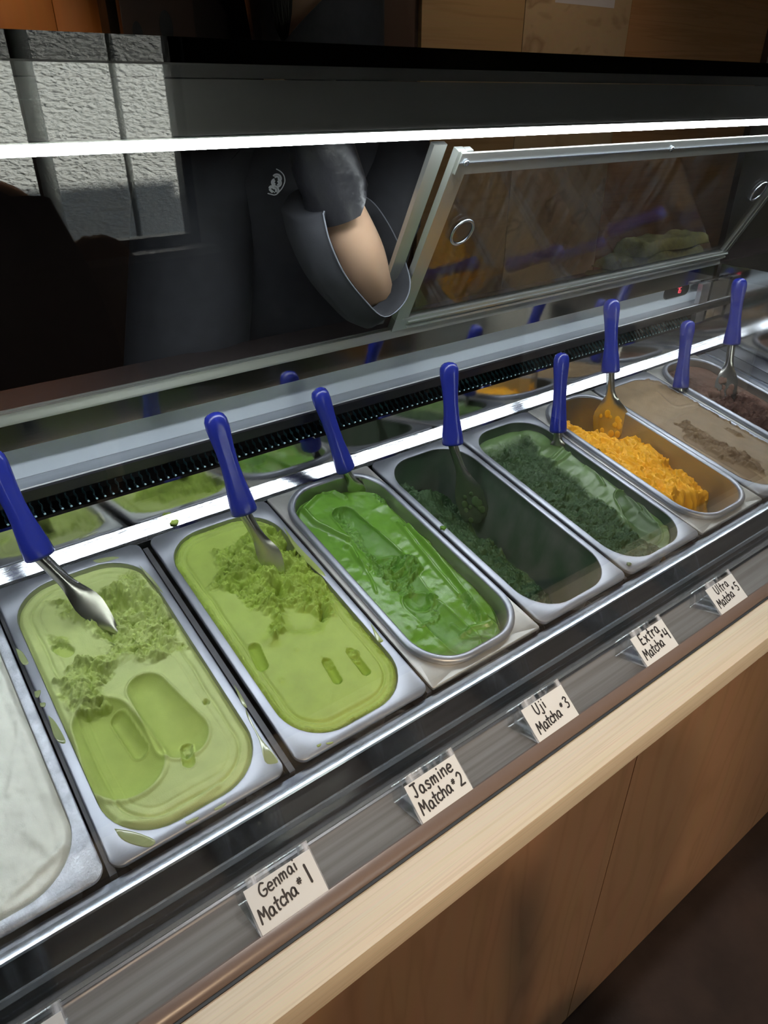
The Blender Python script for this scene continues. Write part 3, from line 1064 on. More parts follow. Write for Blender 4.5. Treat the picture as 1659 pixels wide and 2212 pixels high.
# --- pan 1: palest green
f = Field(1, -0.0035, 0.0009, 11)
P = f.P
f.H += 0.0006 * fbm(f.U * 60, f.V * 60, 3, 2)
f.ring(0.0125, 0.0016, 0.0022)
f.ring(0.021, 0.0012, 0.0008)
f.trough(P(222, 1562), P(272, 1652), 0.0270, 0.0150, 0.0022, 0.9, 0.0345)
f.trough(P(318, 1490), P(392, 1588), 0.0190, 0.0110, 0.0018, 0.85, 0.0255)
f.trough(P(255, 1545), P(300, 1610), 0.008, 0.0040, 0.0016, 0.95)
f.trough(P(402, 1608), P(408, 1648), 0.0062, 0.0045, 0.001, 0.95)
hole = f.blobmask([P(170, 1330), P(240, 1290), P(330, 1270), P(385, 1370), P(330, 1400), P(240, 1385)], 0.012, 0.006)
f.H -= 0.0125 * hole
torn = f.blobmask([P(100, 1300), P(190, 1290), P(270, 1238), P(320, 1245), P(362, 1310), P(402, 1400), P(330, 1425), P(255, 1438), P(235, 1475), P(235, 1530), P(150, 1540), P(118, 1480), P(165, 1430), P(240, 1400), P(205, 1360), P(150, 1345)], 0.007, 0.010)
f.rough(torn, 0.0075, 110, 0.75, 0.0034)
for (x, y, r_, h_) in ((335, 1345, .012, .010), (352, 1385, .010, .009), (300, 1285, .012, .006), (270, 1420, .012, .006), (190, 1440, .011, .006), (205, 1350, .008, .006), (175, 1500, .012, .004)):
    f.bump(P(x, y), r_, h_)
f.rough(f.blobmask([P(392, 1600), P(420, 1600), P(428, 1630), P(402, 1640)], 0.003, 0.003), 0.003, 220, 0.7)
f.flat_cut(P(128, 1400), P(146, 1410), 0.0065, 0.0055)
f.rough(f.blobmask([P(100, 1370), P(150, 1380), P(160, 1398), P(110, 1395)], 0.003, 0.003), 0.003, 220, 0.7)
f.flat_cut(P(445, 1516), P(446, 1518), 0.0022, 0.005, 0.4)
f.ridge([P(255, 1780), P(350, 1772), P(430, 1730), P(470, 1700)], 0.0035, 0.0030)
f.H -= 0.0035 * sstep(0.005, 0.0, f.edge)
g1 = f.build('pale_matcha_gelato', G['genmai'], 'palest green gelato with two long smooth scoop troughs')
film1 = mat('melted_pale_green', (0.27, 0.31, 0.15), 0.12, 0, 0.5)
drip(g1, 1, [(247, 1790), (290, 1797), (335, 1815), (322, 1830), (290, 1825), (262, 1812)], film1)
drip(g1, 1, [(530, 1530), (560, 1590), (600, 1640), (590, 1650), (572, 1645), (560, 1600), (535, 1550)], film1)
drip(g1, 1, [(505, 1478), (520, 1500), (534, 1528), (522, 1520)], film1)
drip(g1, 1, [(104, 1545), (120, 1560), (142, 1600), (132, 1606), (116, 1590)], film1)
drip(g1, 1, [(74, 1494), (88, 1491), (84, 1506), (76, 1506)], film1)
drip(g1, 1, [(86, 1519), (98, 1518), (97, 1527), (88, 1527)], film1)
drip(g1, 1, [(34, 1400), (48, 1408), (62, 1432), (50, 1436), (40, 1420)], film1)
drip(g1, 1, [(400, 1775), (428, 1764), (425, 1772), (405, 1781)], film1)
drip(g1, 1, [(462, 1747), (488, 1733), (484, 1742), (466, 1751)], film1)
drip(g1, 1, [(200, 1211), (235, 1203), (258, 1205), (215, 1216)], film1)
drip(g1, 1, [(300, 1220), (330, 1250), (352, 1280), (345, 1275), (318, 1246)], film1)

# --- pan 2: yellow-green
f = Field(2, -0.0035, 0.0009, 23)
P = f.P
f.H += 0.0006 * fbm(f.U * 60, f.V * 60, 3, 5)
f.ring(0.013, 0.0018, 0.0022)
f.ring(0.0075, 0.002, 0.0012)
f.rough(sstep(0.009, 0.004, f.edge), 0.0012, 260, 0.5, 0.0008)
bowl = f.blobmask([P(585, 1260), P(660, 1240), P(715, 1310), P(695, 1365), P(625, 1365), P(590, 1310)], 0.014, 0.004)
f.H -= 0.0105 * bowl
torn = f.blobmask([P(448, 1195), P(500, 1175), P(545, 1130), P(610, 1140), P(650, 1190), P(690, 1250), P(726, 1325), P(690, 1335), P(650, 1300), P(610, 1320), P(625, 1375), P(590, 1385), P(575, 1330), P(500, 1290), P(440, 1275), P(470, 1240)], 0.006, 0.010)
f.rough(torn, 0.0070, 120, 0.75, 0.0034)
for (x, y, r_, h_) in ((690, 1255, .012, .007), (715, 1310, .008, .007), (590, 1385, .008, .006), (640, 1230, .012, .006), (560, 1230, .010, .005), (500, 1275, .012, .004)):
    f.bump(P(x, y), r_, h_)
f.trough(P(590, 1150), P(620, 1185), 0.010, 0.016, 0.002, 0.5, None, 0, 0.3)
f.trough(P(706, 1432), P(728, 1470), 0.0058, 0.0055, 0.0006, 0.95)
f.trough(P(757, 1410), P(790, 1452), 0.0056, 0.0050, 0.0006, 0.95)
f.trough(P(550, 1402), P(566, 1440), 0.0070, 0.0050, 0.001, 0.9)
f.rough(f.blobmask([P(695, 1420), P(720, 1425), P(725, 1440), P(705, 1445)], 0.003, 0.002), 0.002, 260, 0.7)
f.rough(f.blobmask([P(745, 1400), P(775, 1410), P(780, 1430), P(760, 1430)], 0.003, 0.002), 0.002, 260, 0.7)
f.bump(P(640, 1405), 0.003, 0.0015)
f.bump(P(608, 1472), 0.003, 0.0015)
f.H -= 0.0035 * sstep(0.005, 0.0, f.edge)
g2 = f.build('yellow_matcha_gelato', G['jasmine'], 'yellow-green gelato, torn crumbly at the back, two slots in front')
film2 = mat('melted_yellow_green', (0.27, 0.33, 0.10), 0.15, 0, 0.5)
drip(g2, 2, [(684, 1610), (694, 1606), (692, 1612), (686, 1614)], film2)
drip(g2, 2, [(704, 1605), (720, 1602), (716, 1607), (706, 1608)], film2)
drip(g2, 2, [(612, 1138), (640, 1175), (700, 1238), (690, 1240), (640, 1190)], film2)
drip(g2, 2, [(800, 1345), (820, 1375), (828, 1385), (815, 1385)], film2)

# --- tub 3: glossy bright green, a little below the lip
f = Field(3, -0.012, 0.0009, 37)
P = lambda x, y: uv(3, x, y, -0.012)
f.H += 0.0042 * fbm(f.U * 26, f.V * 16, 3, 6) + 0.0008 * fbm(f.U * 90, f.V * 90, 2, 7)
f.H -= 0.006 * sstep(0.30, 0.335, f.V) * sstep(0.08, 0.12, f.U)
f.H -= 0.007 * sstep(0.10, 0.045, f.V)
f.trough(P(745, 1115), P(838, 1205), 0.0175, 0.0120, 0.0030, 0.65, 0.024)
f.trough(P(845, 1215), P(905, 1290), 0.021, 0.006, 0.001, 0.75, 0.018)
f.trough(P(905, 1300), P(1000, 1375), 0.020, 0.006, 0.0016, 0.6, 0.022)
torn = f.blobmask([P(790, 1190), P(850, 1195), P(905, 1200), P(912, 1235), P(890, 1285), P(850, 1270), P(815, 1240)], 0.006, 0.009)
f.rough(torn, 0.0060, 130, 0.7, 0.0030)
f.rough(f.blobmask([P(715, 1100), P(745, 1095), P(775, 1140), P(800, 1190), P(780, 1190), P(745, 1150)], 0.004, 0.006), 0.0022, 180, 0.6, 0.0016)
f.rough(f.blobmask([P(925, 1280), P(945, 1285), P(960, 1330), P(900, 1360), P(935, 1320)], 0.003, 0.006), 0.0030, 180, 0.7, 0.0016)
f.rough(f.blobmask([P(990, 1285), P(1010, 1285), P(1045, 1330), P(1030, 1340)], 0.003, 0.004), 0.0022, 200, 0.7, 0.0012)
f.rough(f.blobmask([P(800, 1065), P(845, 1075), P(850, 1095), P(815, 1085)], 0.003, 0.004), 0.004, 170, 0.8, 0.0018)
f.bump(P(885, 1215), 0.010, 0.007)
f.bump(P(880, 1265), 0.008, 0.006)
for pts, w_, h_ in (([(655, 1105), (690, 1070), (715, 1060), (745, 1075)], .0035, .004), ([(660, 1110), (680, 1130), (720, 1150), (750, 1165)], .004, .005),
                    ([(745, 1180), (760, 1185), (775, 1215), (795, 1230)], .0035, .004), ([(775, 1215), (800, 1250), (812, 1280)], .002, .002),
                    ([(880, 1140), (950, 1215), (1010, 1290), (1050, 1330)], .004, .006), ([(860, 1130), (930, 1215), (990, 1285)], .003, .003),
                    ([(1000, 1360), (1030, 1345), (1060, 1340)], .003, .002), ([(980, 1340), (1020, 1365), (1060, 1370)], .0025, .002), ([(1060, 1335), (1080, 1350), (1088, 1370)], .005, .003),
                    ([(820, 1050), (870, 1100), (930, 1170)], .006, .003)):
    f.ridge([P(*p) for p in pts], w_ * .9, h_ * 1.5)
f.H -= 0.005 * sstep(0.006, 0.0, f.edge)
g3 = f.build('bright_matcha_gelato', G['uji'], 'glossy bright green gelato with smooth folds and a long scoop')

# --- pan 4: nearly empty, deep green wedge against one wall
f = Field(4, -0.11, 0.0011, 41)
sl = np.clip((f.U - 0.010) / 0.146, 0, 1.4)
f.H = -0.030 - 0.086 * sl ** 0.9 + 0.012 * sstep(0.24, 0.30, f.V) - 0.006 * sstep(0.06, 0.02, f.V) * (1 - sl)
f.H += 0.008 * fbm(f.U * 30, f.V * 30, 3, 8)
msk = sstep(-0.112, -0.102, f.H)
f.rough(msk, 0.0060, 85, 1.1, 0.0034)
f.bump(uv(4, 930, 1045, -.040), 0.016, 0.018)
edge_ = np.exp(-((f.U - 0.146 - 0.01 * fbm(f.V * 40, f.U * 10, 2, 6)) / 0.006) ** 2)
f.fresh = np.clip(f.fresh * (1 - edge_), 0, 1)
f.build('deep_matcha_gelato', G['extra'], 'last dark green gelato left along one wall of the scraped pan')

# --- pan 5: dark green, pale smooth film up one wall
f = Field(5, -0.026, 0.0009, 53)
P = lambda x, y: uv(5, x, y, -0.022)
f.H += 0.0030 * fbm(f.U * 30, f.V * 25, 3, 5) - 0.004 * sstep(0.10, 0.04, f.V)
rt = sstep(0.100, 0.150, f.U + 0.006 * fbm(f.V * 60, f.U * 20, 2, 77))
f.H += 0.016 * rt
bk = sstep(0.300, 0.325, f.V + 0.006 * fbm(f.U * 60, f.V * 20, 2, 78))
f.H = np.maximum(f.H, -0.026 + 0.010 * bk)
wu = f.U * 60 + 2 * fbm(f.U * 40, f.V * 40, 2, 81)
pa = np.clip(1 - np.maximum(sstep(0.112, 0.122, f.U + 0.010 * fbm(f.V * 45, f.U * 20, 3, 79) - 0.04 * (f.V - 0.15)), bk), 0, 1) * sstep(0.004, 0.010, f.edge)
f.rough(pa, 0.0052, 100, 1.2, 0.0032)
f.fresh = np.clip(np.maximum(f.fresh, pa * 0.8), 0, 1)
f.trough(P(1345, 1085), P(1400, 1155), 0.015, 0.004, 0.002, 0.55, 0.018)
for pts in ([(1160, 1000), (1190, 995), (1215, 980)], [(1190, 1005), (1215, 1000), (1235, 985)], [(1260, 1020), (1285, 1040), (1300, 1060)], [(1300, 1035), (1340, 1070), (1380, 1110)], [(1380, 1115), (1410, 1140), (1440, 1150)]):
    f.ridge([P(*p) for p in pts], 0.0022, 0.003)
f.bump(P(1120, 1000), 0.012, 0.006)
f.ridge([(0.108, 0.285), (0.104, 0.22), (0.110, 0.16), (0.114, 0.10), (0.122, 0.05)], 0.003, 0.0025)
f.H -= 0.004 * sstep(0.005, 0.0, f.edge)
f.build('dark_matcha_gelato', G['ultra'], 'dark green gelato, coarse, with a paler smooth film up one wall')

# --- tub 6: mango heap
f = Field(6, -0.012, 0.0010, 61)
f.H = -0.001 - 0.026 * (f.U / 0.155) - 0.012 * sstep(0.22, 0.08, f.V)
f.H -= 0.060 * sstep(0.268, 0.300, f.V + 0.006 * fbm(f.U * 60, f.V * 60, 2, 99)) * sstep(0.045, 0.075, f.U)
f.H -= 0.030 * sstep(0.225, 0.262, f.V) * sstep(0.085, 0.110, f.U)
fr_ = f.V - 0.030 * fbm(f.U * 35, f.V * 10, 3, 91) + 0.25 * np.maximum(f.U - 0.115, 0)
f.H = f.H + (-0.115 - f.H) * sstep(0.096, 0.042, fr_)
msk = sstep(-0.108, -0.085, f.H)
wu = f.U + 0.012 * fbm(f.U * 40, f.V * 30, 2, 92)
wv = f.V + 0.016 * fbm(f.U * 40 + 9, f.V * 30, 2, 93)
f.H += msk * (0.0095 * ridged(wu * 48, wv * 34, 3, 94) + 0.0030 * ridged(wu * 150, wv * 120, 3, 95))
f.fresh = np.clip(0.5 + 0.5 * fbm(wu * 60, wv * 60, 3, 96), 0, 1)
f.build('mango_gelato', G['mango'], 'bright yellow mango gelato heaped at the back of its tub')

# --- pan 7: light brown, brimming
f = Field(7, -0.0005, 0.0013, 71)
P = lambda x, y: uv(7, x, y, 0.0)
f.H += 0.0012 * fbm(f.U * 25, f.V * 18, 3, 5) + 0.003 * sstep(0.0, 0.03, f.edge)
f.rough(f.blobmask([P(1455, 915), P(1490, 915), P(1560, 960), P(1640, 1000), P(1655, 1030), P(1600, 1010), P(1530, 975), P(1470, 935)], 0.005, 0.008), 0.004, 150, 0.9, 0.002)
f.rough(f.blobmask([P(1560, 925), P(1575, 925), P(1610, 948), P(1590, 945)], 0.003, 0.003), 0.003, 170, 0.9, 0.002)
f.rough(sstep(0.008, 0.003, f.edge) * sstep(0.11, 0.13, f.U), 0.002, 200, 0.9, 0.001)
f.trough(P(1490, 950), P(1640, 1040), 0.012, 0.003, 0.001, 0.5)
f.ridge([P(1420, 850), P(1455, 880), P(1500, 875)], 0.003, 0.0012)
f.build('coffee_gelato', G['coffee'], 'light brown gelato smoothed level with the brim of its pan')

# --- tub 8: chocolate
f = Field(8, -0.010, 0.0013, 83)
f.H += 0.003 * fbm(f.U * 25, f.V * 18, 3, 5)
msk = f.blobmask([(0.02, 0.10), (0.10, 0.03), (0.14, 0.10), (0.13, 0.24), (0.06, 0.25), (0.03, 0.2)], 0.01, 0.02)
f.H -= 0.010 * msk
f.rough(msk, 0.007, 110, 1.0, 0.003)
f.rough(sstep(0.24, 0.27, f.V) * sstep(0.12, 0.05, f.U), 0.003, 170, 0.8, 0.0015)
f.build('chocolate_gelato', G['choc'], 'dark chocolate gelato, crumbly, in the tub beside the end wall')


# stray crumbs
def crumb(loc, r_, m, label, group=None, seed=0):
    rnd = random.Random(seed)
    bm = bmesh.new()
    bmesh.ops.create_icosphere(bm, subdivisions=2, radius=r_)
    for v in bm.verts:
        v.co *= 0.7 + 0.6 * rnd.random()
        v.co.z *= 0.55
    o = bm_obj('gelato_crumb', bm, m, None, True)
    o.location = loc
    tag(o, label, 'crumb', group)
    return o


def on_bed(px, py, h=0.0):
    d = ray(px, py)
    return tuple(CAM + d * (np.dot(PN * h - CAM, PN) / np.dot(d, PN)))


c_ = at_y(377, 1130, 0.3585)
crumb((float(c_[0]), 0.3585, 0.0765), 0.0048, G['jasmine'], 'yellow-green crumb stuck on the shiny steel strip behind the pans', None, 3)
crumb(on_bed(957, 1140, 0.001), 0.0042, G['uji'], 'dark green crumb on the rim of the nearly empty pan', None, 5)
crumb(on_bed(1358, 1218, 0.001), 0.0032, G['extra'], 'dark crumb on the front rim of the half-full dark green pan', None, 6)
crumb((1.0 - 0.005, 0.050, -0.096), 0.0070, G['mango'], 'small yellow lump alone on the bare floor of the mango tub', None, 8)


# ------------------------------------------------------------------ spatulas
def loft_axis(name, secs, m, parent, seg=16):
    """secs: (distance along local Z, half width x, half depth y, centre shift y)"""
    bm = bmesh.new()
    loops = []
    for z, a, b, cy in secs:
        loops.append([(a * math.cos(2 * math.pi * j / seg), cy + b * math.sin(2 * math.pi * j / seg), z) for j in range(seg)])
    loft(bm, loops, True, True, True)
    return bm_obj(name, bm, m, parent, True)


def spatula(J, B, T, label, spin=0.0, blade_w=0.013, smear=None, bury=0.012, point=False):
    J, B, T = Vector(J), Vector(B), Vector(T)
    L = (B - J).length
    root = empty('spatula', tuple(J))
    tag(root, label, 'spatula', 'blue-handled spatulas standing in the gelato')
    zax = (B - J).normalized()
    view = (Vector(CAM) - J).normalized()
    xax = zax.cross(view).normalized()
    yax = zax.cross(xax)
    R_ = Matrix((xax, yax, zax)).transposed().to_4x4() @ Matrix.Rotation(spin, 4, 'Z')
    s = L / 0.125
    fat = 1.24
    prof = [(-0.000, .0095, .0080), (0.0015, .0120, .0098), (0.004, .0126, .0102), (0.016, .0120, .0098), (0.030, .0106, .0090), (0.045, .0092, .0082), (0.062, .0086, .0080), (0.080, .0090, .0082),
            (0.096, .0102, .0090), (0.108, .0110, .0095), (0.116, .0106, .0092), (0.1215, .0086, .0076), (0.1245, .0050, .0045), (0.1255, .0010, .0010)]
    seg = 20
    bm = bmesh.new()
    loops = []
    for z, a, b in prof:
        lp = []
        groove = 0.16 * sstep(0.0, 0.02, np.array(z)) * sstep(0.118, 0.09, np.array(z))
        for j in range(seg):
            th = 2 * math.pi * j / seg
            g_ = 1 - float(groove) * math.exp(-((th - math.pi * 1.5) / 0.35) ** 2) * 1.6 - float(groove) * math.exp(-((th - math.pi * .5) / 0.35) ** 2) * 1.6
            lp.append((a * fat * math.cos(th), b * fat * math.sin(th) * g_, z * s))
        loops.append(lp)
    loft(bm, loops, True, True, True)
    h = bm_obj('handle', bm, M['blue'], root, True)
    h.matrix_local = R_
    # blade: curved channel sheet from the handle to the tip
    d = (T - J) + (T - J).normalized() * bury
    Lb = d.length
    zb = d.normalized()
    xb = zb.cross(view).normalized()
    yb = zb.cross(xb)
    n = 14
    rows, rowsb = [], []
    for i in range(n + 1):
        t_ = i / n
        wd = 0.0070 + (blade_w - 0.0070) * float(sstep(0.28, 0.66, np.array(t_)))
        if t_ > 0.84:
            wd *= (max(0.0, 1 - ((t_ - 0.84) / 0.161) ** 3)) ** 0.5 * 0.97 + 0.03
        if point:
            wd *= 1 - 0.9 * max(0.0, (t_ - 0.55) / 0.45) ** 1.6
        curl = 0.0050 * (1 - float(sstep(0.15, 0.6, np.array(t_)))) + 0.0007
        ra, rb = [], []
        for j in range(9):
            q = -1 + 2 * j / 8
            p = zb * (Lb * t_ - 0.004) + xb * (wd * q) + yb * (curl * (q * q) - curl * .5)
            ra.append(tuple(p))
            rb.append(tuple(p + yb * 0.0009))
        rows.append(ra)
        rowsb.append(rb)
    bm = bmesh.new()
    loft(bm, [r1 + r2[::-1] for r1, r2 in zip(rows, rowsb)], True, True, True)
    bl = bm_obj('blade', bm, M['blade'], root, True)
    sharp(bl, 50)
    if smear is not None:
        bm = bmesh.new()
        rnd = random.Random(int(J.x * 1000))
        for q in range(14):
            t_ = 0.58 + 0.34 * rnd.random()
            k2 = 0.4 + rnd.random()
            p = zb * (Lb * t_) + xb * ((rnd.random() - .5) * blade_w * 1.15) - yb * 0.0004
            mm = Matrix.Translation(p) @ Matrix((xb, yb, zb)).transposed().to_4x4() @ Matrix.Diagonal((1.3 * k2, .28, 1.9 * k2, 1))
            bmesh.ops.create_icosphere(bm, subdivisions=2, radius=0.0030, matrix=mm)
        bm_obj('gelato_smear', bm, smear, bl, True)['kind'] = 'stuff'
    return root


spatula((.049, .285, .131), (.035, .330, .240), (.095, .245, .036), 'blue-handled spatula standing in the palest green gelato', 0.3, .015, None, .008, True)
spatula((.263, .250, .123), (.258, .293, .236), (.292, .226, .030), 'blue-handled spatula standing in the yellow-green gelato', 0.2, .015, None, .010, True)
spatula((.455, .325, .089), (.432, .352, .207), (.478, .322, .035), 'blue-handled spatula standing in the glossy bright green gelato', 0.9, .013)
spatula((.609, .275, .103), (.622, .307, .216), (.650, .255, -.028), 'blue-handled spatula standing in the nearly empty dark green pan', 0.0, .022, G['extra'])
spatula((.830, .263, .067), (.853, .295, .188), (.828, .257, .032), 'blue-handled spatula standing in the half-full dark green pan', 0.9, .015, G['ultra'])
spatula((.985, .290, .128), (.997, .320, .246), (.992, .272, .014), 'blue-handled spatula standing in the yellow mango gelato', 0.0, .030, G['mango'])
spatula((1.188, .270, .060), (1.206, .294, .181), (1.180, .262, .030), 'blue-handled spatula standing in the light brown gelato', 0.6, .013)
spatula((1.312, .255, .124), (1.326, .278, .244), (1.292, .232, .024), 'blue-handled spatula standing in the chocolate gelato', 0.0, .020, G['choc'])

# ------------------------------------------------------------------ name tags on the ledge
GL = {
    'G': (.66, [[(.55, .9), (.3, 1), (.08, .75), (.0, .4), (.12, .08), (.35, 0), (.55, .15), (.58, .42), (.32, .42)]]),
    'e': (.50, [[(.05, .32), (.42, .36), (.38, .55), (.2, .62), (.03, .4), (.05, .12), (.22, 0), (.45, .08)]]),
    'n': (.50, [[(.05, .58), (.08, 0)], [(.08, .38), (.25, .58), (.38, .5), (.42, 0)]]),
    'm': (.70, [[(.05, .58), (.07, 0)], [(.07, .4), (.2, .58), (.3, .45), (.31, .05)], [(.31, .4), (.45, .58), (.55, .45), (.57, 0)]]),
    'a': (.56, [[(.4, .5), (.22, .6), (.05, .4), (.06, .12), (.2, 0), (.36, .15), (.4, .5), (.42, .15), (.5, 0)]]),
    'i': (.24, [[(.1, .55), (.12, 0)], [(.08, .80), (.10, .85)]]),
    'M': (.74, [[(0, 0), (.08, 1)], [(.08, 1), (.3, .4)], [(.3, .4), (.52, 1)], [(.52, 1), (.62, 0)]]),
    't': (.42, [[(.2, .95), (.18, .1), (.3, 0)], [(.0, .6), (.38, .64)]]),
    'c': (.46, [[(.38, .5), (.22, .6), (.04, .38), (.06, .1), (.22, 0), (.4, .1)]]),
    'h': (.52, [[(.05, 1), (.06, 0)], [(.06, .35), (.22, .58), (.36, .48), (.4, 0)]]),
    '#': (.60, [[(.12, .3), (.2, .85)], [(.3, .28), (.38, .85)], [(.0, .46), (.46, .5)], [(.03, .66), (.48, .7)]]),
    '1': (.25, [[(.1, 1.05), (.14, .0)]]),
    'J': (.56, [[(.0, 1), (.5, 1)], [(.3, 1), (.3, .25), (.2, .02), (.02, .15)]]),
    's': (.46, [[(.38, .52), (.2, .6), (.06, .46), (.2, .33), (.36, .2), (.25, 0), (.04, .06)]]),
    '2': (.56, [[(.02, .8), (.2, 1), (.38, .8), (.3, .45), (.02, 0)], [(.02, 0), (.48, .02)]]),
    'U': (.58, [[(.0, 1), (.02, .3), (.2, 0), (.42, .2), (.48, 1)]]),
    'j': (.34, [[(.2, .55), (.22, -.2), (.1, -.32), (-.05, -.22)], [(.2, .80), (.22, .85)]]),
    '3': (.50, [[(.02, .88), (.2, 1), (.36, .8), (.15, .55), (.38, .35), (.3, .05), (.05, .02)]]),
    'E': (.56, [[(.45, 1), (.05, .98)], [(.05, .98), (.05, .02)], [(.05, .02), (.48, 0)], [(.05, .5), (.36, .52)]]),
    'x': (.46, [[(.0, .58), (.38, 0)], [(.36, .6), (.02, 0)]]),
    'r': (.42, [[(.05, .58), (.07, 0)], [(.07, .35), (.2, .56), (.36, .52)]]),
    '4': (.52, [[(.05, 1), (.02, .5)], [(.02, .5), (.42, .5)], [(.38, 1), (.4, 0)]]),
    '5': (.52, [[(.45, 1), (.08, .98)], [(.08, .98), (.05, .58)], [(.05, .58), (.3, .6), (.42, .35), (.3, .02), (.02, .06)]]),
    'l': (.22, [[(.06, 1), (.08, 0)]]),
    ' ': (.28, []),
    'O': (.7, [[(.3, 1), (.05, .8), (.02, .3), (.28, 0), (.55, .25), (.55, .75), (.3, 1)]]),
}


def ribbon(bm, pts, w_, to3, lift=0.0):
    """flat pen stroke with rounded ends; to3 maps (x, y, lift) to a point"""
    P_ = [np.array(p[:2], float) for p in (catmull(pts, 5) if len(pts) > 2 else pts)]
    lf, rt = [], []
    for i, p in enumerate(P_):
        d = P_[min(i + 1, len(P_) - 1)] - P_[max(i - 1, 0)]
        d /= np.linalg.norm(d) + 1e-9
        n_ = np.array([-d[1], d[0]]) * w_ / 2
        lf.append(p + n_)
        rt.append(p - n_)
    d0 = P_[0] - P_[1]
    d0 /= np.linalg.norm(d0) + 1e-9
    d1 = P_[-1] - P_[-2]
    d1 /= np.linalg.norm(d1) + 1e-9
    va = [bm.verts.new(to3(*p, lift)) for p in lf]
    vb = [bm.verts.new(to3(*p, lift)) for p in rt]
    for i in range(len(va) - 1):
        bm.faces.new((va[i], va[i + 1], vb[i + 1], vb[i]))
    e0 = bm.verts.new(to3(*(P_[0] + d0 * w_ * .45), lift))
    e1 = bm.verts.new(to3(*(P_[-1] + d1 * w_ * .45), lift))
    bm.faces.new((va[0], vb[0], e0))
    bm.faces.new((va[-1], e1, vb[-1]))


def write(bm, text, x, y, size, slant, to3, rng, wpen=0.135, track=0.0):
    k_ = 0
    for ch in text:
        wd, strokes = GL[ch]
        jx, jy = rng.uniform(-.02, .02), rng.uniform(-.03, .03)
        for st in strokes:
            pts = [((x + (p[0] + jx) * size), y + slant * (x) + (p[1] + jy) * size) for p in st]
            ribbon(bm, pts, wpen * size, to3, 0.00002 * (k_ % 5))
            k_ += 1
        x += (wd + track + .06) * size
    return x


FB, FR_, BB = np.array([-0.1090, -0.0203]), np.array([-0.0755, 0.0046]), np.array([-0.0670, -0.0325])
WT = 0.0635


def name_tag(x0, lines, label):
    root = empty('tag_holder', (x0, float((FB[0] + BB[0]) / 2), float(FB[1] - 0.004)))
    tag(root, label, 'sign', 'acrylic flavour tags on the ledge')
    o0 = Vector(root.location)
    e1 = (FR_ - FB)
    fl = float(np.linalg.norm(e1))
    e1 = e1 / fl
    nn = np.array([-e1[1], e1[0]])          # outward (customer side, up)
    if nn[0] > 0:
        nn = -nn

    def fp(x, a, d=0.0):
        p = FB + e1 * a + nn * d
        return (x0 + x - o0.x, float(p[0]) - o0.y, float(p[1]) - o0.z)

    def slab(name, quad2d, xa, xb, m, parent):
        v = [(x0 + x - o0.x, p[0] - o0.y, p[1] - o0.z) for x in (xa, xb) for p in quad2d]
        n_ = len(quad2d)
        ff_ = [(i, (i + 1) % n_, n_ + (i + 1) % n_, n_ + i) for i in range(n_)] + [tuple(range(n_)), tuple(range(2 * n_ - 1, n_ - 1, -1))]
        return mesh_obj(name, v, ff_, m, parent)
    th = 0.0011
    rb = FR_ + np.array([0.0016, -0.0004])
    slab('front_sheet', [FB - nn * 0.0008, FR_ - nn * 0.0008, FR_ - nn * (0.0008 + th), FB - nn * (0.0008 + th)], 0, WT, M['acrylic'], root)
    slab('ridge_fold', [FR_ - nn * .0008, FR_ + np.array([0.0012, 0.0008]), rb, FR_ - nn * 0.0019], 0, WT, M['acrylic'], root)
    mid = (FR_ + BB) / 2 + np.array([0.0085, 0.0])
    slab('back_sheet', [rb, mid, mid - np.array([th, 0]), rb - np.array([th, 0.0006])], 0, WT, M['acrylic'], root)
    slab('back_sheet', [mid, BB, BB - np.array([th, 0]), mid - np.array([th, 0])], 0, WT, M['acrylic'], root)
    slab('base_sheet', [BB, BB + np.array([0, th]), FB - nn * 0.001 + np.array([0.001, th]), FB - nn * 0.001 + np.array([0.001, 0])], 0, WT, M['acrylic'], root)
    v = [fp(x, a, d) for x in (0.0015, WT - 0.0012) for a in (0.001, fl - 0.0055) for d in (-0.0006, -0.0001)]
    card = mesh_obj('card', v, [(0, 1, 3, 2), (4, 6, 7, 5), (0, 4, 5, 1), (2, 3, 7, 6), (0, 2, 6, 4), (1, 5, 7, 3)], M['card'], root)
    bm = bmesh.new()
    rng = random.Random(int(x0 * 1000) + 7)
    for text, xx, yy, size, slant, tr in lines:
        write(bm, text, xx, yy, size, slant, lambda a, b, l=0: fp(a, b, 0.0001 + l), rng, 0.15, tr)
    bm_obj('lettering', bm, M['ink'], card)
    return root


name_tag(-0.125, [], 'blank white tag in a clear holder before the white gelato')
name_tag(0.0744, [('Genmai', .0125, .0235, .0098, .10, .02), ('Matcha', .0050, .0075, .0108, .12, -.06), ('#', .0420, .0150, .0082, 0, 0), ('1', .0515, .0135, .0140, 0, 0)], 'white handwritten tag reading Genmai Matcha #1')
name_tag(0.2362, [('Jasmine', .0060, .0220, .0118, .06, .03), ('Matcha', .0060, .0060, .0115, .09, -.05), ('#', .0455, .0120, .0078, 0, 0), ('2', .0530, .0095, .0120, 0, 0)], 'white handwritten tag reading Jasmine Matcha #2')
name_tag(0.3885, [('Uji', .0160, .0230, .0110, .08, .05), ('Matcha', .0080, .0060, .0112, .10, -.07), ('#', .0465, .0150, .0074, 0, 0), ('3', .0535, .0130, .0115, 0, 0)], 'white handwritten tag reading Uji Matcha #3')
name_tag(0.5690, [('Extra', .0130, .0220, .0125, .08, .06), ('Matcha', .0065, .0060, .0115, .10, -.05), ('#', .0455, .0160, .0074, 0, 0), ('4', .0525, .0125, .0130, 0, 0)], 'white handwritten tag reading Extra Matcha #4')
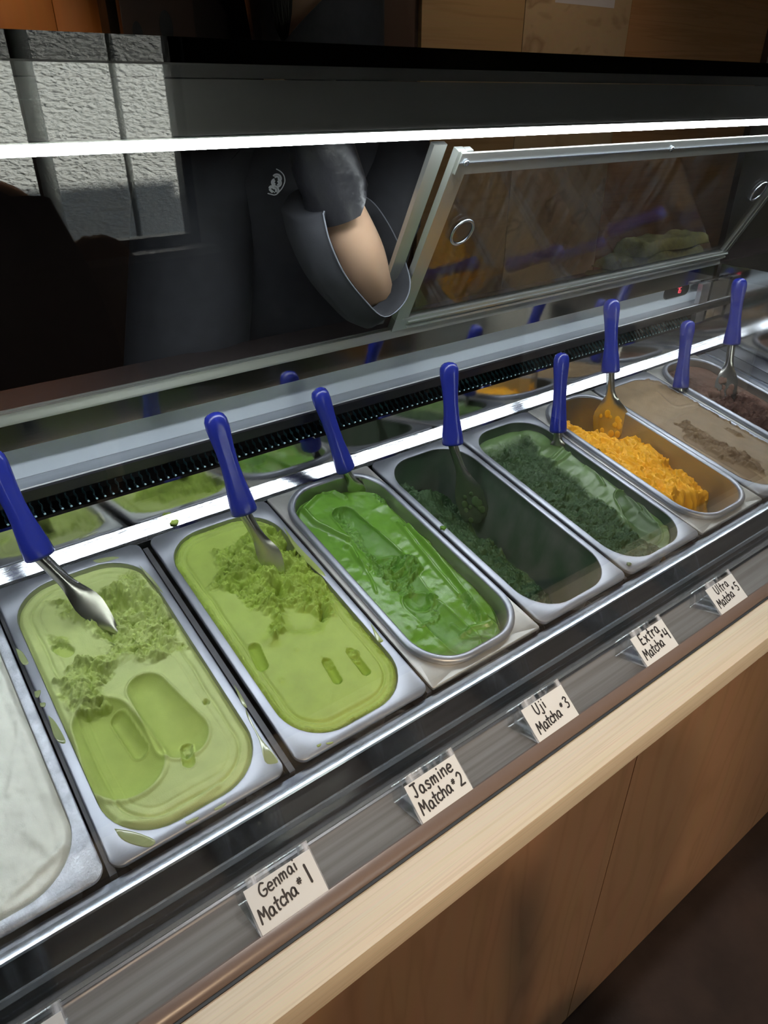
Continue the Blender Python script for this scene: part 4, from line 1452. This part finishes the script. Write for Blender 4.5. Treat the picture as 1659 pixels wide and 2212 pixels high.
name_tag(0.7235, [('Ultra', .0160, .0225, .0110, .07, .05), ('Matcha', .0065, .0070, .0112, .10, -.06), ('#', .0455, .0160, .0074, 0, 0), ('5', .0530, .0140, .0110, 0, 0)], 'white handwritten tag reading Ultra Matcha #5')


# ------------------------------------------------------------------ people
def skin_body(name, joints, bones, m, sub=2):
    """continuous body: skeleton edges with a radius per joint, skinned and smoothed"""
    names = list(joints)
    ix = {n_: i for i, n_ in enumerate(names)}
    me = bpy.data.meshes.new(name + '_skeleton')
    me.from_pydata([joints[n_][0] for n_ in names], [(ix[a], ix[b]) for a, b in bones], [])
    o = bpy.data.objects.new(name + '_skeleton', me)
    col.objects.link(o)
    md = o.modifiers.new('skin', 'SKIN')
    md.use_smooth_shade = True
    sv = me.skin_vertices[0].data
    for i, n_ in enumerate(names):
        r_ = joints[n_][1]
        sv[i].radius = (r_, r_) if not hasattr(r_, '__len__') else r_
        sv[i].use_root = (i == 0)
    sm = o.modifiers.new('sub', 'SUBSURF')
    sm.levels = sub
    sm.render_levels = sub
    dg = bpy.context.evaluated_depsgraph_get()
    me2 = bpy.data.meshes.new_from_object(o.evaluated_get(dg))
    bpy.data.objects.remove(o)
    me2.name = name
    me2.materials.clear()
    me2.polygons.foreach_set('use_smooth', [True] * len(me2.polygons))
    return link_mesh(name, me2, m)


def hand(j, b, side, wrist, dirv, palm_n, tag_):
    """palm and five separate, slightly curled fingers"""
    w_, d, n_ = Vector(wrist), Vector(dirv).normalized(), Vector(palm_n).normalized()
    s_ = d.cross(n_) * side
    j[tag_ + 'palm'] = (tuple(w_ + d * .045), (.026, .016))
    b.append((tag_ + 'wrist', tag_ + 'palm'))
    for i, (off, ln) in enumerate(((-.027, .072), (-.009, .082), (.010, .076), (.027, .058))):
        k1 = w_ + d * .088 + s_ * off
        k2 = k1 + (d * .75 + n_ * .45).normalized() * ln * .5
        k3 = k2 + (d * .25 + n_ * .95).normalized() * ln * .5
        for q, (p, r_) in enumerate(((k1, .0095), (k2, .0085), (k3, .0070))):
            j[f'{tag_}f{i}{q}'] = (tuple(p), r_)
        b += [(tag_ + 'palm', f'{tag_}f{i}0'), (f'{tag_}f{i}0', f'{tag_}f{i}1'), (f'{tag_}f{i}1', f'{tag_}f{i}2')]
    t1 = w_ + d * .040 - s_ * .036 + n_ * .008
    t2 = t1 + (d * .7 - s_ * .35 + n_ * .5).normalized() * .04
    j[tag_ + 't0'] = (tuple(t1), .0105)
    j[tag_ + 't1'] = (tuple(t2), .0085)
    b += [(tag_ + 'palm', tag_ + 't0'), (tag_ + 't0', tag_ + 't1')]


# staff member behind the case, reaching in through the open rear door
SX, SY = 0.565, 0.60
j = {
    'pelvis': ((SX, SY + .13, .02), (.15, .10)), 'waist': ((SX, SY + .09, .16), (.125, .085)), 'chest': ((SX + .01, SY + .03, .36), (.145, .095)),
    'collar': ((SX + .03, SY, .49), (.075, .06)), 'neck': ((SX + .055, SY - .01, .575), .050), 'jaw': ((SX + .06, SY - .025, .665), (.060, .062)),
    'skull': ((SX + .06, SY - .005, .765), (.076, .088)), 'crown': ((SX + .06, SY, .835), (.045, .05)),
    'lsh': ((SX + .150, SY + .012, .455), .042), 'lel': ((0.553, 0.388, 0.302), .030), 'lmid': ((0.512, 0.370, 0.365), .040), 'lwrist': ((0.462, 0.366, 0.462), .027),
    'rsh': ((SX - .150, SY + .01, .450), .042), 'rel': ((SX - .205, SY + .08, .20), .042), 'rmid': ((SX - .19, SY + .05, .10), .038), 'rwrist': ((SX - .17, SY + .01, -.02), .028),
    'lhip': ((SX + .09, SY + .13, -.06), .088), 'lknee': ((SX + .10, SY + .12, -.44), .058), 'lankle': ((SX + .10, SY + .14, -.84), .040), 'ltoe': ((SX + .11, SY + .00, -.888), .032),
    'rhip': ((SX - .09, SY + .13, -.06), .088), 'rknee': ((SX - .10, SY + .12, -.44), .058), 'rankle': ((SX - .10, SY + .14, -.84), .040), 'rtoe': ((SX - .11, SY + .00, -.888), .032),
    'nose': ((SX + .06, SY - .105, .715), .014),
}
b = [('pelvis', 'waist'), ('waist', 'chest'), ('chest', 'collar'), ('collar', 'neck'), ('neck', 'jaw'), ('jaw', 'skull'), ('skull', 'crown'), ('jaw', 'nose'),
     ('collar', 'lsh'), ('lsh', 'lel'), ('lel', 'lmid'), ('lmid', 'lwrist'), ('collar', 'rsh'), ('rsh', 'rel'), ('rel', 'rmid'), ('rmid', 'rwrist'),
     ('pelvis', 'lhip'), ('lhip', 'lknee'), ('lknee', 'lankle'), ('lankle', 'ltoe'), ('pelvis', 'rhip'), ('rhip', 'rknee'), ('rknee', 'rankle'), ('rankle', 'rtoe')]
hand(j, b, 1, j['lwrist'][0], (-.25, 0.05, .95), (-.3, .95, -.1), 'l')
hand(j, b, -1, j['rwrist'][0], (.05, -.25, -.95), (.9, .2, 0), 'r')
staff = skin_body('person', j, b, M['skin'])
tag(staff, 'person in a black t-shirt and glove reaching in behind the display case', 'person')


def ell(c, ax, ay, n=28):
    c, ax, ay = Vector(c), Vector(ax), Vector(ay)
    return [tuple(c + ax * math.cos(2 * math.pi * i / n) + ay * math.sin(2 * math.pi * i / n)) for i in range(n)]


TEE = [(-.06, .190, .150), (.02, .188, .148), (.10, .182, .142), (.20, .176, .134), (.30, .180, .132), (.38, .184, .130), (.44, .182, .120), (.49, .150, .100), (.525, .105, .085), (.550, .078, .072), (.585, .066, .064), (.605, .064, .062)]


def lean(z):
    return 0.13 * max(0.0, 0.45 - z) / 0.45


def tee_y(x, z):
    zz = [t_[0] for t_ in TEE]
    a = float(np.interp(z, zz, [t_[1] for t_ in TEE]))
    d = float(np.interp(z, zz, [t_[2] for t_ in TEE]))
    q = max(0.0, 1 - ((x - SX) / a) ** 2)
    return SY + lean(z) - d * math.sqrt(q)


bm = bmesh.new()
loops = []
for z, a, d in TEE:
    lp = []
    for i in range(56):
        th = 2 * math.pi * i / 56
        wr = 1 + 0.030 * math.sin(5 * th + 9 * z) * (1 - z) + 0.016 * math.sin(11 * th - 23 * z)
        vneck = 0.0
        if z > 0.53:
            vneck = -(z - 0.53) * 1.5 * max(0.0, math.cos(th + math.radians(140))) ** 2
        lp.append((SX + (0.03 * max(0, z - .4) * 4) + a * wr * math.cos(th), SY + lean(z) + d * wr * math.sin(th), z + vneck))
    loops.append(lp)
loft(bm, loops)
tee = bm_obj('t_shirt', bm, M['tee'], staff, True)
bm = bmesh.new()
nth, nz = 60, 14
gv = []
for iz in range(nz + 1):
    row = []
    for i in range(nth):
        dg_ = (360.0 * i / nth - 200) % 360
        top = 0.600 + min(0.09, 0.0012 * dg_) if dg_ < 300 else 0.600 + 0.09 * float(sstep(359, 330, np.array(dg_)))
        z = 0.548 + (top - 0.548) * iz / nz
        rr_ = 0.092 - 0.006 * min(1, (z - .548) / .04)
        row.append(bm.verts.new((SX + .052 + rr_ * math.cos(2 * math.pi * i / nth), SY - .006 + rr_ * 1.02 * math.sin(2 * math.pi * i / nth), z)))
    gv.append(row)
for iz in range(nz):
    for i in range(nth):
        bm.faces.new((gv[iz][i], gv[iz][(i + 1) % nth], gv[iz + 1][(i + 1) % nth], gv[iz + 1][i]))
bm_obj('collar', bm, M['tee'], staff, True)
# wide sleeve hanging open around the bare forearm
hem = [at_y(x, y, yy) for x, y, yy in ((698, 462, .338), (712, 520, .328), (742, 588, .322), (785, 645, .320), (830, 684, .322), (872, 655, .332), (886, 610, .340), (868, 545, .362), (838, 482, .395), (800, 432, .42), (752, 415, .41), (715, 430, .37))]
hem = [Vector(p) for p in catmull(hem + [hem[0]], 5)[:-1]]
hc_ = sum(hem, Vector()) / len(hem)
sh_c = Vector((SX + .150, SY + .01, .455))
el_c = Vector((0.572, 0.440, 0.338))
bm = bmesh.new()
arm_c = Vector((0.528, 0.362, 0.325))
rings = [[tuple(p.lerp(arm_c, 0.50) + Vector((0, .016, -.012))) for p in hem], [tuple(p.lerp(arm_c, 0.14) + Vector((0, .014, -.008))) for p in hem], [tuple(p + (hc_ - p) * 0.025) for p in hem], [tuple(p) for p in hem]]
rings.append([tuple(p + (p - hc_) * 0.10 + Vector((-.010, .028, -.012))) for p in hem])
rings.append([tuple(p + (p - hc_) * 0.16 + Vector((-.008, .065, -.008))) for p in hem])
el_p, sh_p = Vector((0.553, 0.388, 0.302)), Vector((SX + .160, SY + .005, .470))
ax_ = (sh_p - el_p).normalized()
e1_ = ax_.cross(Vector((0, 0, 1))).normalized()
e2_ = ax_.cross(e1_)
for q in range(1, 9):
    t_ = q / 8
    c2 = el_p.lerp(sh_p, 0.22 + 0.78 * t_)
    rad = 0.066 + 0.026 * t_
    k2 = min(1.0, t_ * 2.2)
    lp = []
    for i, p in enumerate(hem):
        v2 = Vector(((p - hc_).dot(e1_), (p - hc_).dot(e2_)))
        an = math.atan2(v2.y, v2.x)
        circ = c2 + (e1_ * math.cos(an) + e2_ * math.sin(an)) * (rad + 0.003 * math.sin(i * .7 + q))
        p3 = p + (p - hc_) * 0.16 + Vector((-.008, .065, -.008))
        lp.append(tuple(p3.lerp(circ, k2)))
    rings.append(lp)
loft(bm, rings)
tube(bm, [tuple(el_p.lerp(sh_p, q)) for q in (.14, .3, .5, .75, 1.0)], [.040, .050, .060, .072, .080], 24)
bm_obj('sleeve', bm, M['tee'], staff, True)
bm = bmesh.new()
loft(bm, [ell(p, Vector((.0011, 0, 0)), Vector((0, .0011, .0005)), 6) for p in hem + hem[:1]])
bm_obj('hem_stitching', bm, M['stitch'], staff, True)
bm = bmesh.new()
r_rings = [ell(Vector((SX - .075, SY + .005, .512)), Vector((.02, 0, .02)), Vector((0, .07, 0)), 32)]
for q in range(6):
    t_ = q / 5
    c = Vector((SX - .150, SY + .005, .465)).lerp(Vector((SX - .215, SY - .01, .20)), t_)
    r_rings.append(ell(c, Vector((.085 + .01 * t_, 0, .03 * t_)), Vector((0, .088 + .012 * t_, 0)), 32))
loft(bm, r_rings)
bm_obj('sleeve', bm, M['tee'], staff, True)
# glove on the raised hand: cuff with crinkles over wrist and hand
bm = bmesh.new()
w0, w1 = Vector((0.486, 0.367, 0.418)), Vector((0.436, 0.365, 0.560))
g_r = []
for q in range(10):
    t_ = q / 9
    c = w0.lerp(w1, t_)
    ax = Vector((.84, 0, .34)).normalized() * (.0415 - .004 * t_ + .0016 * math.sin(q * 2.3))
    ay = Vector((0, 1, 0)) * (.040 - .006 * t_ + .0016 * math.cos(q * 2.9))
    lp = []
    for i in range(32):
        th = 2 * math.pi * i / 32
        p = c + ax * math.cos(th) + ay * math.sin(th)
        if q == 0:
            p += Vector((-.3, 0, .95)) * (0.030 * max(0, math.cos(th)))
        p += (p - c) * 0.03 * math.sin(3 * th + q * 1.7)
        lp.append(tuple(p))
    g_r.append(lp)
loft(bm, g_r, True, False, True)
bm_obj('glove', bm, M['glove'], staff, True)
# trousers
bm = bmesh.new()
loft(bm, [ell((SX, SY + .13, .10), (.160, 0, 0), (0, .125, 0)), ell((SX, SY + .13, .02), (.172, 0, 0), (0, .132, 0)), ell((SX, SY + .13, -.10), (.190, 0, 0), (0, .135, 0)), ell((SX, SY + .13, -.14), (.12, 0, 0), (0, .10, 0))], True, False, True)
for s_ in (-1, 1):
    loft(bm, [ell((SX + s_ * .092, SY + .13, -.08), (.098, 0, 0), (0, .115, 0)), ell((SX + s_ * .10, SY + .12, -.44), (.078, 0, 0), (0, .080, 0)), ell((SX + s_ * .10, SY + .14, -.85), (.066, 0, 0), (0, .070, 0))])
bm_obj('trousers', bm, M['navy'], staff, True)
# hair
bm = bmesh.new()
hc = Vector((SX + .06, SY + .012, .755))
loft(bm, [ell(hc + Vector((0, .02, -.22)), (.085, 0, 0), (0, .05, 0), 24), ell(hc + Vector((0, .022, -.10)), (.098, 0, 0), (0, .075, 0), 24), ell(hc + Vector((0, .018, .0)), (.096, 0, .0), (0, .095, 0), 24),
          ell(hc + Vector((0, .008, .06)), (.086, 0, 0), (0, .10, 0), 24), ell(hc + Vector((0, .0, .105)), (.05, 0, 0), (0, .06, 0), 24), ell(hc + Vector((0, 0, .118)), (.012, 0, 0), (0, .015, 0), 24)], True, True, True)
bm_obj('hair', bm, M['hair'], staff, True)


# embroidered emblem on the chest
def em(x, y, lift=0.0):
    """emblem drawing coordinates -> point on the shirt front"""
    px, py = 570 + x * 60 / 1659.0, 355 + y * 75 / 2074.0
    yy = 0.52
    for _ in range(8):
        p = at_y(px, py, yy)
        yy = tee_y(float(p[0]), float(p[2])) - 0.004 - lift
    return tuple(float(q) for q in at_y(px, py, yy))


bm = bmesh.new()
ribbon(bm, [(750, 280), (1000, 430), (1180, 640), (1250, 900), (1230, 1100), (1100, 1400), (900, 1650), (750, 1790), (600, 1830), (400, 1780), (240, 1740)], 62, em)
for cx_, cy_, r_, a0, a1 in ((770, 850, 260, -30, 140), (800, 1120, 230, -80, 70), (680, 1080, 210, 110, 260), (600, 1560, 280, -30, 110), (470, 1440, 150, 30, 170)):
    arc = [(cx_ + r_ * math.cos(math.radians(a)), cy_ - r_ * math.sin(math.radians(a))) for a in np.linspace(a0, a1, 9)]
    ribbon(bm, arc, 95, em, 0.0003)
    arc2 = [(cx_ + r_ * .45 * math.cos(math.radians(a)), cy_ - r_ * .45 * math.sin(math.radians(a))) for a in np.linspace(a0, a1, 7)]
    ribbon(bm, arc2, 110, em, 0.0004)
    for a in np.linspace(a0, a1, 8):
        c_, s_ = math.cos(math.radians(a)), math.sin(math.radians(a))
        ribbon(bm, [(cx_ + r_ * .4 * c_, cy_ - r_ * .4 * s_), (cx_ + r_ * .95 * c_, cy_ - r_ * .95 * s_)], 38, em, 0.0005)
ribbon(bm, [(340, 1500), (500, 1660)], 120, em, 0.0003)
ribbon(bm, [(380, 1470), (540, 1600), (650, 1690)], 55, em, 0.0006)
bm_obj('embroidered_emblem', bm, M['thread'], staff)

# customer standing behind the camera's right shoulder (seen mirrored in the front glass)
QX, QY = 0.13, -1.30
j = {
    'pelvis': ((QX, QY, -.02), (.15, .11)), 'waist': ((QX, QY, .10), (.135, .10)), 'chest': ((QX, QY, .26), (.155, .11)), 'collar': ((QX, QY, .37), (.08, .065)),
    'neck': ((QX, QY, .44), .052), 'jaw': ((QX, QY + .02, .52), (.062, .065)), 'skull': ((QX, QY, .61), (.078, .092)), 'crown': ((QX, QY, .68), (.05, .055)), 'nose': ((QX, QY + .10, .57), .014),
    'lsh': ((QX - .17, QY, .35), .056), 'lel': ((QX - .23, QY - .02, .08), .042), 'lwrist': ((QX - .20, QY + .12, -.10), .028),
    'rsh': ((QX + .17, QY, .35), .056), 'rel': ((QX + .23, QY - .02, .08), .042), 'rwrist': ((QX + .20, QY + .12, -.10), .028),
    'lhip': ((QX - .09, QY, -.10), .09), 'lknee': ((QX - .10, QY + .02, -.46), .060), 'lankle': ((QX - .10, QY - .01, -.84), .042), 'ltoe': ((QX - .11, QY + .13, -.886), .034),
    'rhip': ((QX + .09, QY, -.10), .09), 'rknee': ((QX + .10, QY + .02, -.46), .060), 'rankle': ((QX + .10, QY - .01, -.84), .042), 'rtoe': ((QX + .11, QY + .13, -.886), .034),
}
b = [('pelvis', 'waist'), ('waist', 'chest'), ('chest', 'collar'), ('collar', 'neck'), ('neck', 'jaw'), ('jaw', 'skull'), ('skull', 'crown'), ('jaw', 'nose'), ('collar', 'lsh'), ('lsh', 'lel'), ('lel', 'lwrist'),
     ('collar', 'rsh'), ('rsh', 'rel'), ('rel', 'rwrist'), ('pelvis', 'lhip'), ('lhip', 'lknee'), ('lknee', 'lankle'), ('lankle', 'ltoe'), ('pelvis', 'rhip'), ('rhip', 'rknee'), ('rknee', 'rankle'), ('rankle', 'rtoe')]
hand(j, b, 1, j['lwrist'][0], (.05, .5, -.85), (.9, .2, 0), 'l')
hand(j, b, -1, j['rwrist'][0], (-.05, .5, -.85), (-.9, .2, 0), 'r')
cust = skin_body('person', j, b, M['skin'])
tag(cust, 'customer in dark coat, standing before the window and mirrored in the front glass', 'person')
bm = bmesh.new()
loft(bm, [ell((QX, QY, z), (a, 0, 0), (0, d, 0), 32) for z, a, d in ((-.42, .24, .19), (-.2, .22, .17), (0, .20, .155), (.15, .19, .145), (.30, .20, .14), (.37, .17, .12), (.42, .09, .08))])
for s_ in (-1, 1):
    loft(bm, [ell(c, (.075, 0, 0), (0, .075, .02), 20) for c in ((QX + s_ * .15, QY, .36), (QX + s_ * .20, QY - .01, .22), (QX + s_ * .23, QY - .02, .08), (QX + s_ * .215, QY + .06, -.02), (QX + s_ * .203, QY + .105, -.08))])
bm_obj('coat', bm, M['navy'], cust, True)
bm = bmesh.new()
for s_ in (-1, 1):
    loft(bm, [ell((QX + s_ * .092, QY, -.12), (.10, 0, 0), (0, .12, 0)), ell((QX + s_ * .10, QY + .02, -.46), (.080, 0, 0), (0, .082, 0)), ell((QX + s_ * .10, QY - .01, -.86), (.068, 0, 0), (0, .075, 0))])
bm_obj('trousers', bm, M['tee'], cust, True)
bm = bmesh.new()
hc = Vector((QX, QY - .01, .60))
loft(bm, [ell(hc + Vector((0, -.04, -.10)), (.080, 0, 0), (0, .06, 0), 24), ell(hc + Vector((0, -.02, .0)), (.097, 0, 0), (0, .095, 0), 24), ell(hc + Vector((0, .0, .05)), (.098, 0, 0), (0, .11, 0), 24),
          ell(hc + Vector((0, 0, .10)), (.08, 0, 0), (0, .09, 0), 24), ell(hc + Vector((0, 0, .125)), (.02, 0, 0), (0, .02, 0), 24)], True, True, True)
bm_obj('hair', bm, M['hair'], cust, True)

# ------------------------------------------------------------------ things behind the case
# folded towel on the service top
tw = empty('folded_towel', (1.30, 0.455, 0.2385))
tag(tw, 'crumpled olive towel lying on the service top behind the sliding door', 'towel')


def towel_layer(x0, x1, y0, y1, z, th, seed):
    nx, ny = 46, 18
    X = np.linspace(x0, x1, nx)[None, :].repeat(ny, 0)
    Y = np.linspace(y0, y1, ny)[:, None].repeat(nx, 1)
    ex = np.minimum(np.minimum(X - x0, x1 - X) / 0.02, np.minimum(Y - y0, y1 - Y) / 0.012)
    ed = np.sqrt(np.clip(1 - (1 - np.clip(ex, 0, 1)) ** 2, 0, 1))
    top = z + th * ed + 0.010 * fbm(X * 22, Y * 22, 3, seed) * ed
    bot = z - 0.0 * ed + 0.004 * fbm(X * 22, Y * 22, 3, seed + 1) * ed
    top = np.maximum(top, bot + 0.002)
    Yw = Y + 0.012 * fbm(X * 15, Y * 5, 2, seed + 2)
    v = [(float(a_), float(b_), float(c2)) for a_, b_, c2 in zip(X.ravel(), Yw.ravel(), top.ravel())]
    v += [(float(a_), float(b_), float(max(0, c2))) for a_, b_, c2 in zip(X.ravel(), Yw.ravel(), bot.ravel())]
    n_ = nx * ny
    ff_ = []
    for i in range(ny - 1):
        for jj in range(nx - 1):
            q = i * nx + jj
            ff_.append((q, q + 1, q + nx + 1, q + nx))
            ff_.append((n_ + q, n_ + q + nx, n_ + q + nx + 1, n_ + q + 1))
    for jj in range(nx - 1):
        ff_.append((jj, n_ + jj, n_ + jj + 1, jj + 1))
        q = (ny - 1) * nx + jj
        ff_.append((q, q + 1, n_ + q + 1, n_ + q))
    for i in range(ny - 1):
        q = i * nx
        ff_.append((q, q + nx, n_ + q + nx, n_ + q))
        q = i * nx + nx - 1
        ff_.append((q, n_ + q, n_ + q + nx, q + nx))
    return mesh_obj('towel_fold', v, ff_, M['towel'], tw, True)


towel_layer(-0.165, 0.10, -0.030, 0.035, 0.0005, 0.014, 5)
towel_layer(-0.155, 0.15, -0.032, 0.035, 0.016, 0.020, 9)
towel_layer(-0.095, 0.165, -0.028, 0.035, 0.034, 0.024, 13)

# cupboards on the far side of the aisle
cab = empty('wall_cupboard', (2.3, 1.85, FLOOR))
tag(cab, 'tall wooden cupboard of mismatched doors behind the case, with a paper label', 'cupboard')
box('carcass', 1.56 - 2.3, 4.2 - 2.3, 0.02, 0.5, 0.0, 2.3, M['brown'], cab)
xa, xb, xc_ = 1.70 - .055, at_y(1131, 60, 1.85)[0], at_y(1358, 60, 1.85)[0]
xa = at_y(910, 50, 1.85)[0]
for x0_, x1_, m_ in ((xa, xb, M['golden']), (xb, xc_, M['pale']), (xc_, 4.1, M['bamboo'])):
    box('cupboard_door', float(x0_) - 2.3 + .002, float(x1_) - 2.3 - .002, 0.0, 0.02, 0.35, 2.25, m_, cab, 0.002)
l0, l1 = at_y(1198, 14, 1.85), at_y(1326, 18, 1.85)
lab = box('paper_label', float(l0[0]) - 2.3, float(l1[0]) - 2.3, -0.0008, -0.0002, float(l1[2]) - FLOOR, float(l1[2]) - FLOOR + 0.12, M['label'], cab)
txt = bpy.data.curves.new('label_text', 'FONT')
txt.body = 'NOT TRASH'
txt.size = 0.062
txt.align_x = 'CENTER'
to_ = bpy.data.objects.new('label_text', txt)
col.objects.link(to_)
dg = bpy.context.evaluated_depsgraph_get()
me_t = bpy.data.meshes.new_from_object(to_.evaluated_get(dg))
bpy.data.objects.remove(to_)
lt = link_mesh('label_text', me_t, M['ink'], lab)
lt.rotation_euler = (math.pi / 2, 0, 0)
lt.location = ((float(l0[0]) + float(l1[0])) / 2 - 2.3, -0.0010, float(l1[2]) - FLOOR + 0.034)

frg = empty('backdrop_fridge', (0.3, 1.75, FLOOR))  # added fridge: keeps the background behind the staff member dark
tag(frg, 'black fridge added behind the staff member as a dark backdrop', 'fridge')
box('fridge_body', -1.3, 1.03, 0.0, 0.40, 0.04, 1.54, M['black'], frg, 0.006)
for i in range(4):
    dr = box('fridge_door', -1.29 + i * 0.58, -1.29 + i * 0.58 + 0.572, -0.025, -0.001, 0.10, 1.40, M['brown'], frg, 0.004)
    box('handle', -1.29 + i * 0.58 + 0.52, -1.29 + i * 0.58 + 0.535, -0.055, -0.0255, 0.6, 0.95, M['black'], dr, 0.003)
for x_ in (-1.2, 0.92):
    for y_ in (0.05, 0.35):
        box('foot', x_ - .02, x_ + .02, y_ - .02, y_ + .02, 0.0, 0.039, M['black'], frg)

# orange wood screen, dark post and a dark board with black discs for oval hand holes at the left of the aisle
scr = empty('wooden_screen', (0.45, 2.55, FLOOR))
tag(scr, 'orange-lit wooden screen at the far side of the aisle', 'screen')
for i in range(6):
    box('screen_plank', -0.85 + i * 0.245, -0.85 + i * 0.245 + 0.243, 0.0, 0.03, 0.0, 2.5, M['orange'], scr, 0.003)
pst = box('dark_post', -0.04, 0.04, -0.04, 0.04, 0.0, 2.7, M['black'], None, 0.004)
px_ = at_y(250, 40, 2.40)
pst.location = (float(px_[0]), 2.40, FLOOR)
tag(pst, 'black square post beside the orange wooden screen', 'post')
brd = empty('hand_hole_board', (1.0, 2.2, FLOOR))
tag(brd, 'dark brown upright board with two black discs for oval hand holes', 'board')
bx0, bx1 = float(at_y(262, 40, 2.2)[0]) - 1.0, float(at_y(420, 40, 2.2)[0]) - 1.0
box('board', bx0, bx1, 0.0, 0.03, 0.0, 2.4, M['brown'], brd, 0.004)
for px0, py0, rx_, rz_ in ((298, 72, 8, 16), (360, 58, 11, 22)):
    c_ = at_y(px0, py0, 2.198)
    k_ = 2.6 / 1300
    bm = bmesh.new()
    lp = [(float(c_[0]) - 1.0 + rx_ * k_ * math.cos(2 * math.pi * i / 24), float(c_[2]) - FLOOR + rz_ * k_ * math.sin(2 * math.pi * i / 24)) for i in range(24)]
    loft(bm, [[(x, -0.0015, z) for x, z in lp], [(x, 0.0, z) for x, z in lp]], True, True, True)
    bm_obj('hand_hole_disc', bm, M['black'], brd)  # solid black disc stands in for the dark inside of a hole
# a bench with brown paper bags under the window (mirrored in the glass)
bag = empty('paper_bag', (0.98, WIN_Y + 0.05, WZ0))
tag(bag, 'crumpled brown paper bag lying on the window sill', 'bag')
bm = bmesh.new()
bmesh.ops.create_grid(bm, x_segments=18, y_segments=10, size=0.5)
rnd = random.Random(4)
for v in bm.verts:
    r_ = max(abs(v.co.x), abs(v.co.y)) * 2
    v.co = Vector((v.co.x * 0.32, v.co.y * 0.07, 0.09 * (1 - r_ ** 3) + 0.02 * rnd.random() * (1 - r_)))
bm_obj('bag_body', bm, M['bag'], bag, True)

# white bench added on the customer side so its reflection veils the last pans
blk = box('added_bench', 2.75, 3.95, -2.15, -1.50, FLOOR + 0.001, -0.345, M['stucco'], None, 0.006)
tag(blk, 'low white bench added across from the counter for its pale reflection', 'bench')


# ------------------------------------------------------------------ lamps of the room
def spot_lamp(loc, target, energy, label, color=(1.0, 0.72, 0.45), size=70):
    root = empty('track_spotlight', loc)
    tag(root, label, 'lamp', 'warm track spotlights on the ceiling')
    d = (Vector(target) - Vector(loc)).normalized()
    q = d.to_track_quat('-Z', 'Y').to_matrix().to_4x4()
    bm = bmesh.new()
    seg = 24
    loft(bm, [[(r_ * math.cos(2 * math.pi * i / seg), r_ * math.sin(2 * math.pi * i / seg), z) for i in range(seg)] for r_, z in
              ((.020, .11), (.034, .105), (.038, .0), (.036, -.004), (.033, 0.0), (.030, .03))], True, True, False)
    hd = bm_obj('lamp_head', bm, M['black'], root, True)
    hd.matrix_local = q
    bm = bmesh.new()
    bmesh.ops.create_circle(bm, cap_ends=True, segments=20, radius=0.029, matrix=Matrix.Translation((0, 0, 0.029)))
    ln = bm_obj('lamp_lens', bm, emit_mat('warm_lens', (1.0, 0.75, 0.5), 25), hd)
    bm = bmesh.new()
    tube(bm, [(0, 0, 0.08), (0, 0, CEIL - loc[2] - 0.001)], 0.008, 10)
    bm_obj('stem', bm, M['black'], root, True)
    ld = bpy.data.lights.new('spot', 'SPOT')
    ld.energy = energy
    ld.color = color
    ld.spot_size = math.radians(size)
    ld.spot_blend = 0.6
    ld.shadow_soft_size = 0.035
    lo = bpy.data.objects.new('lamp_light', ld)
    col.objects.link(lo)
    lo.parent = root
    lo.matrix_local = q @ Matrix.Translation((0, 0, -0.008))
    return root


spot_lamp((0.01, -2.40, 1.60), (0.38, -0.1, -0.62), 120, 'black track spotlight aimed at the counter from behind the customer', (1.0, 0.72, 0.46), 30)
spot_lamp((-0.31, -2.40, 1.60), (0.68, -0.1, -0.62), 110, 'black track spotlight aimed at the counter, nearer the side wall', (1.0, 0.72, 0.46), 30)
spot_lamp((0.50, -0.19, 1.60), (0.50, -0.15, -0.05), 34, 'black track spotlight right above the counter edge', (1.0, 0.96, 0.90), 52)
spot_lamp((3.2, -0.6, 1.60), (3.35, -1.5, -0.65), 150, 'black track spotlight added to brighten the mirrored white bench', (1.0, 0.9, 0.78), 60)  # added lamp: lifts the bench so its reflection shows in the front glass
spot_lamp((0.35, 2.0, 1.55), (0.4, 2.6, 0.2), 25, 'black track spotlight washing the orange wooden screen', (1.0, 0.62, 0.30), 75)
spot_lamp((2.3, 1.2, 1.60), (2.4, 1.9, 0.8), 8, 'black track spotlight washing the mismatched cupboard', (1.0, 0.74, 0.48), 90)

# ------------------------------------------------------------------ lift everything onto the floor datum
for o in list(sc.objects):
    if o.parent is None and o.type in {'MESH', 'EMPTY'}:
        o.location.z += Z0
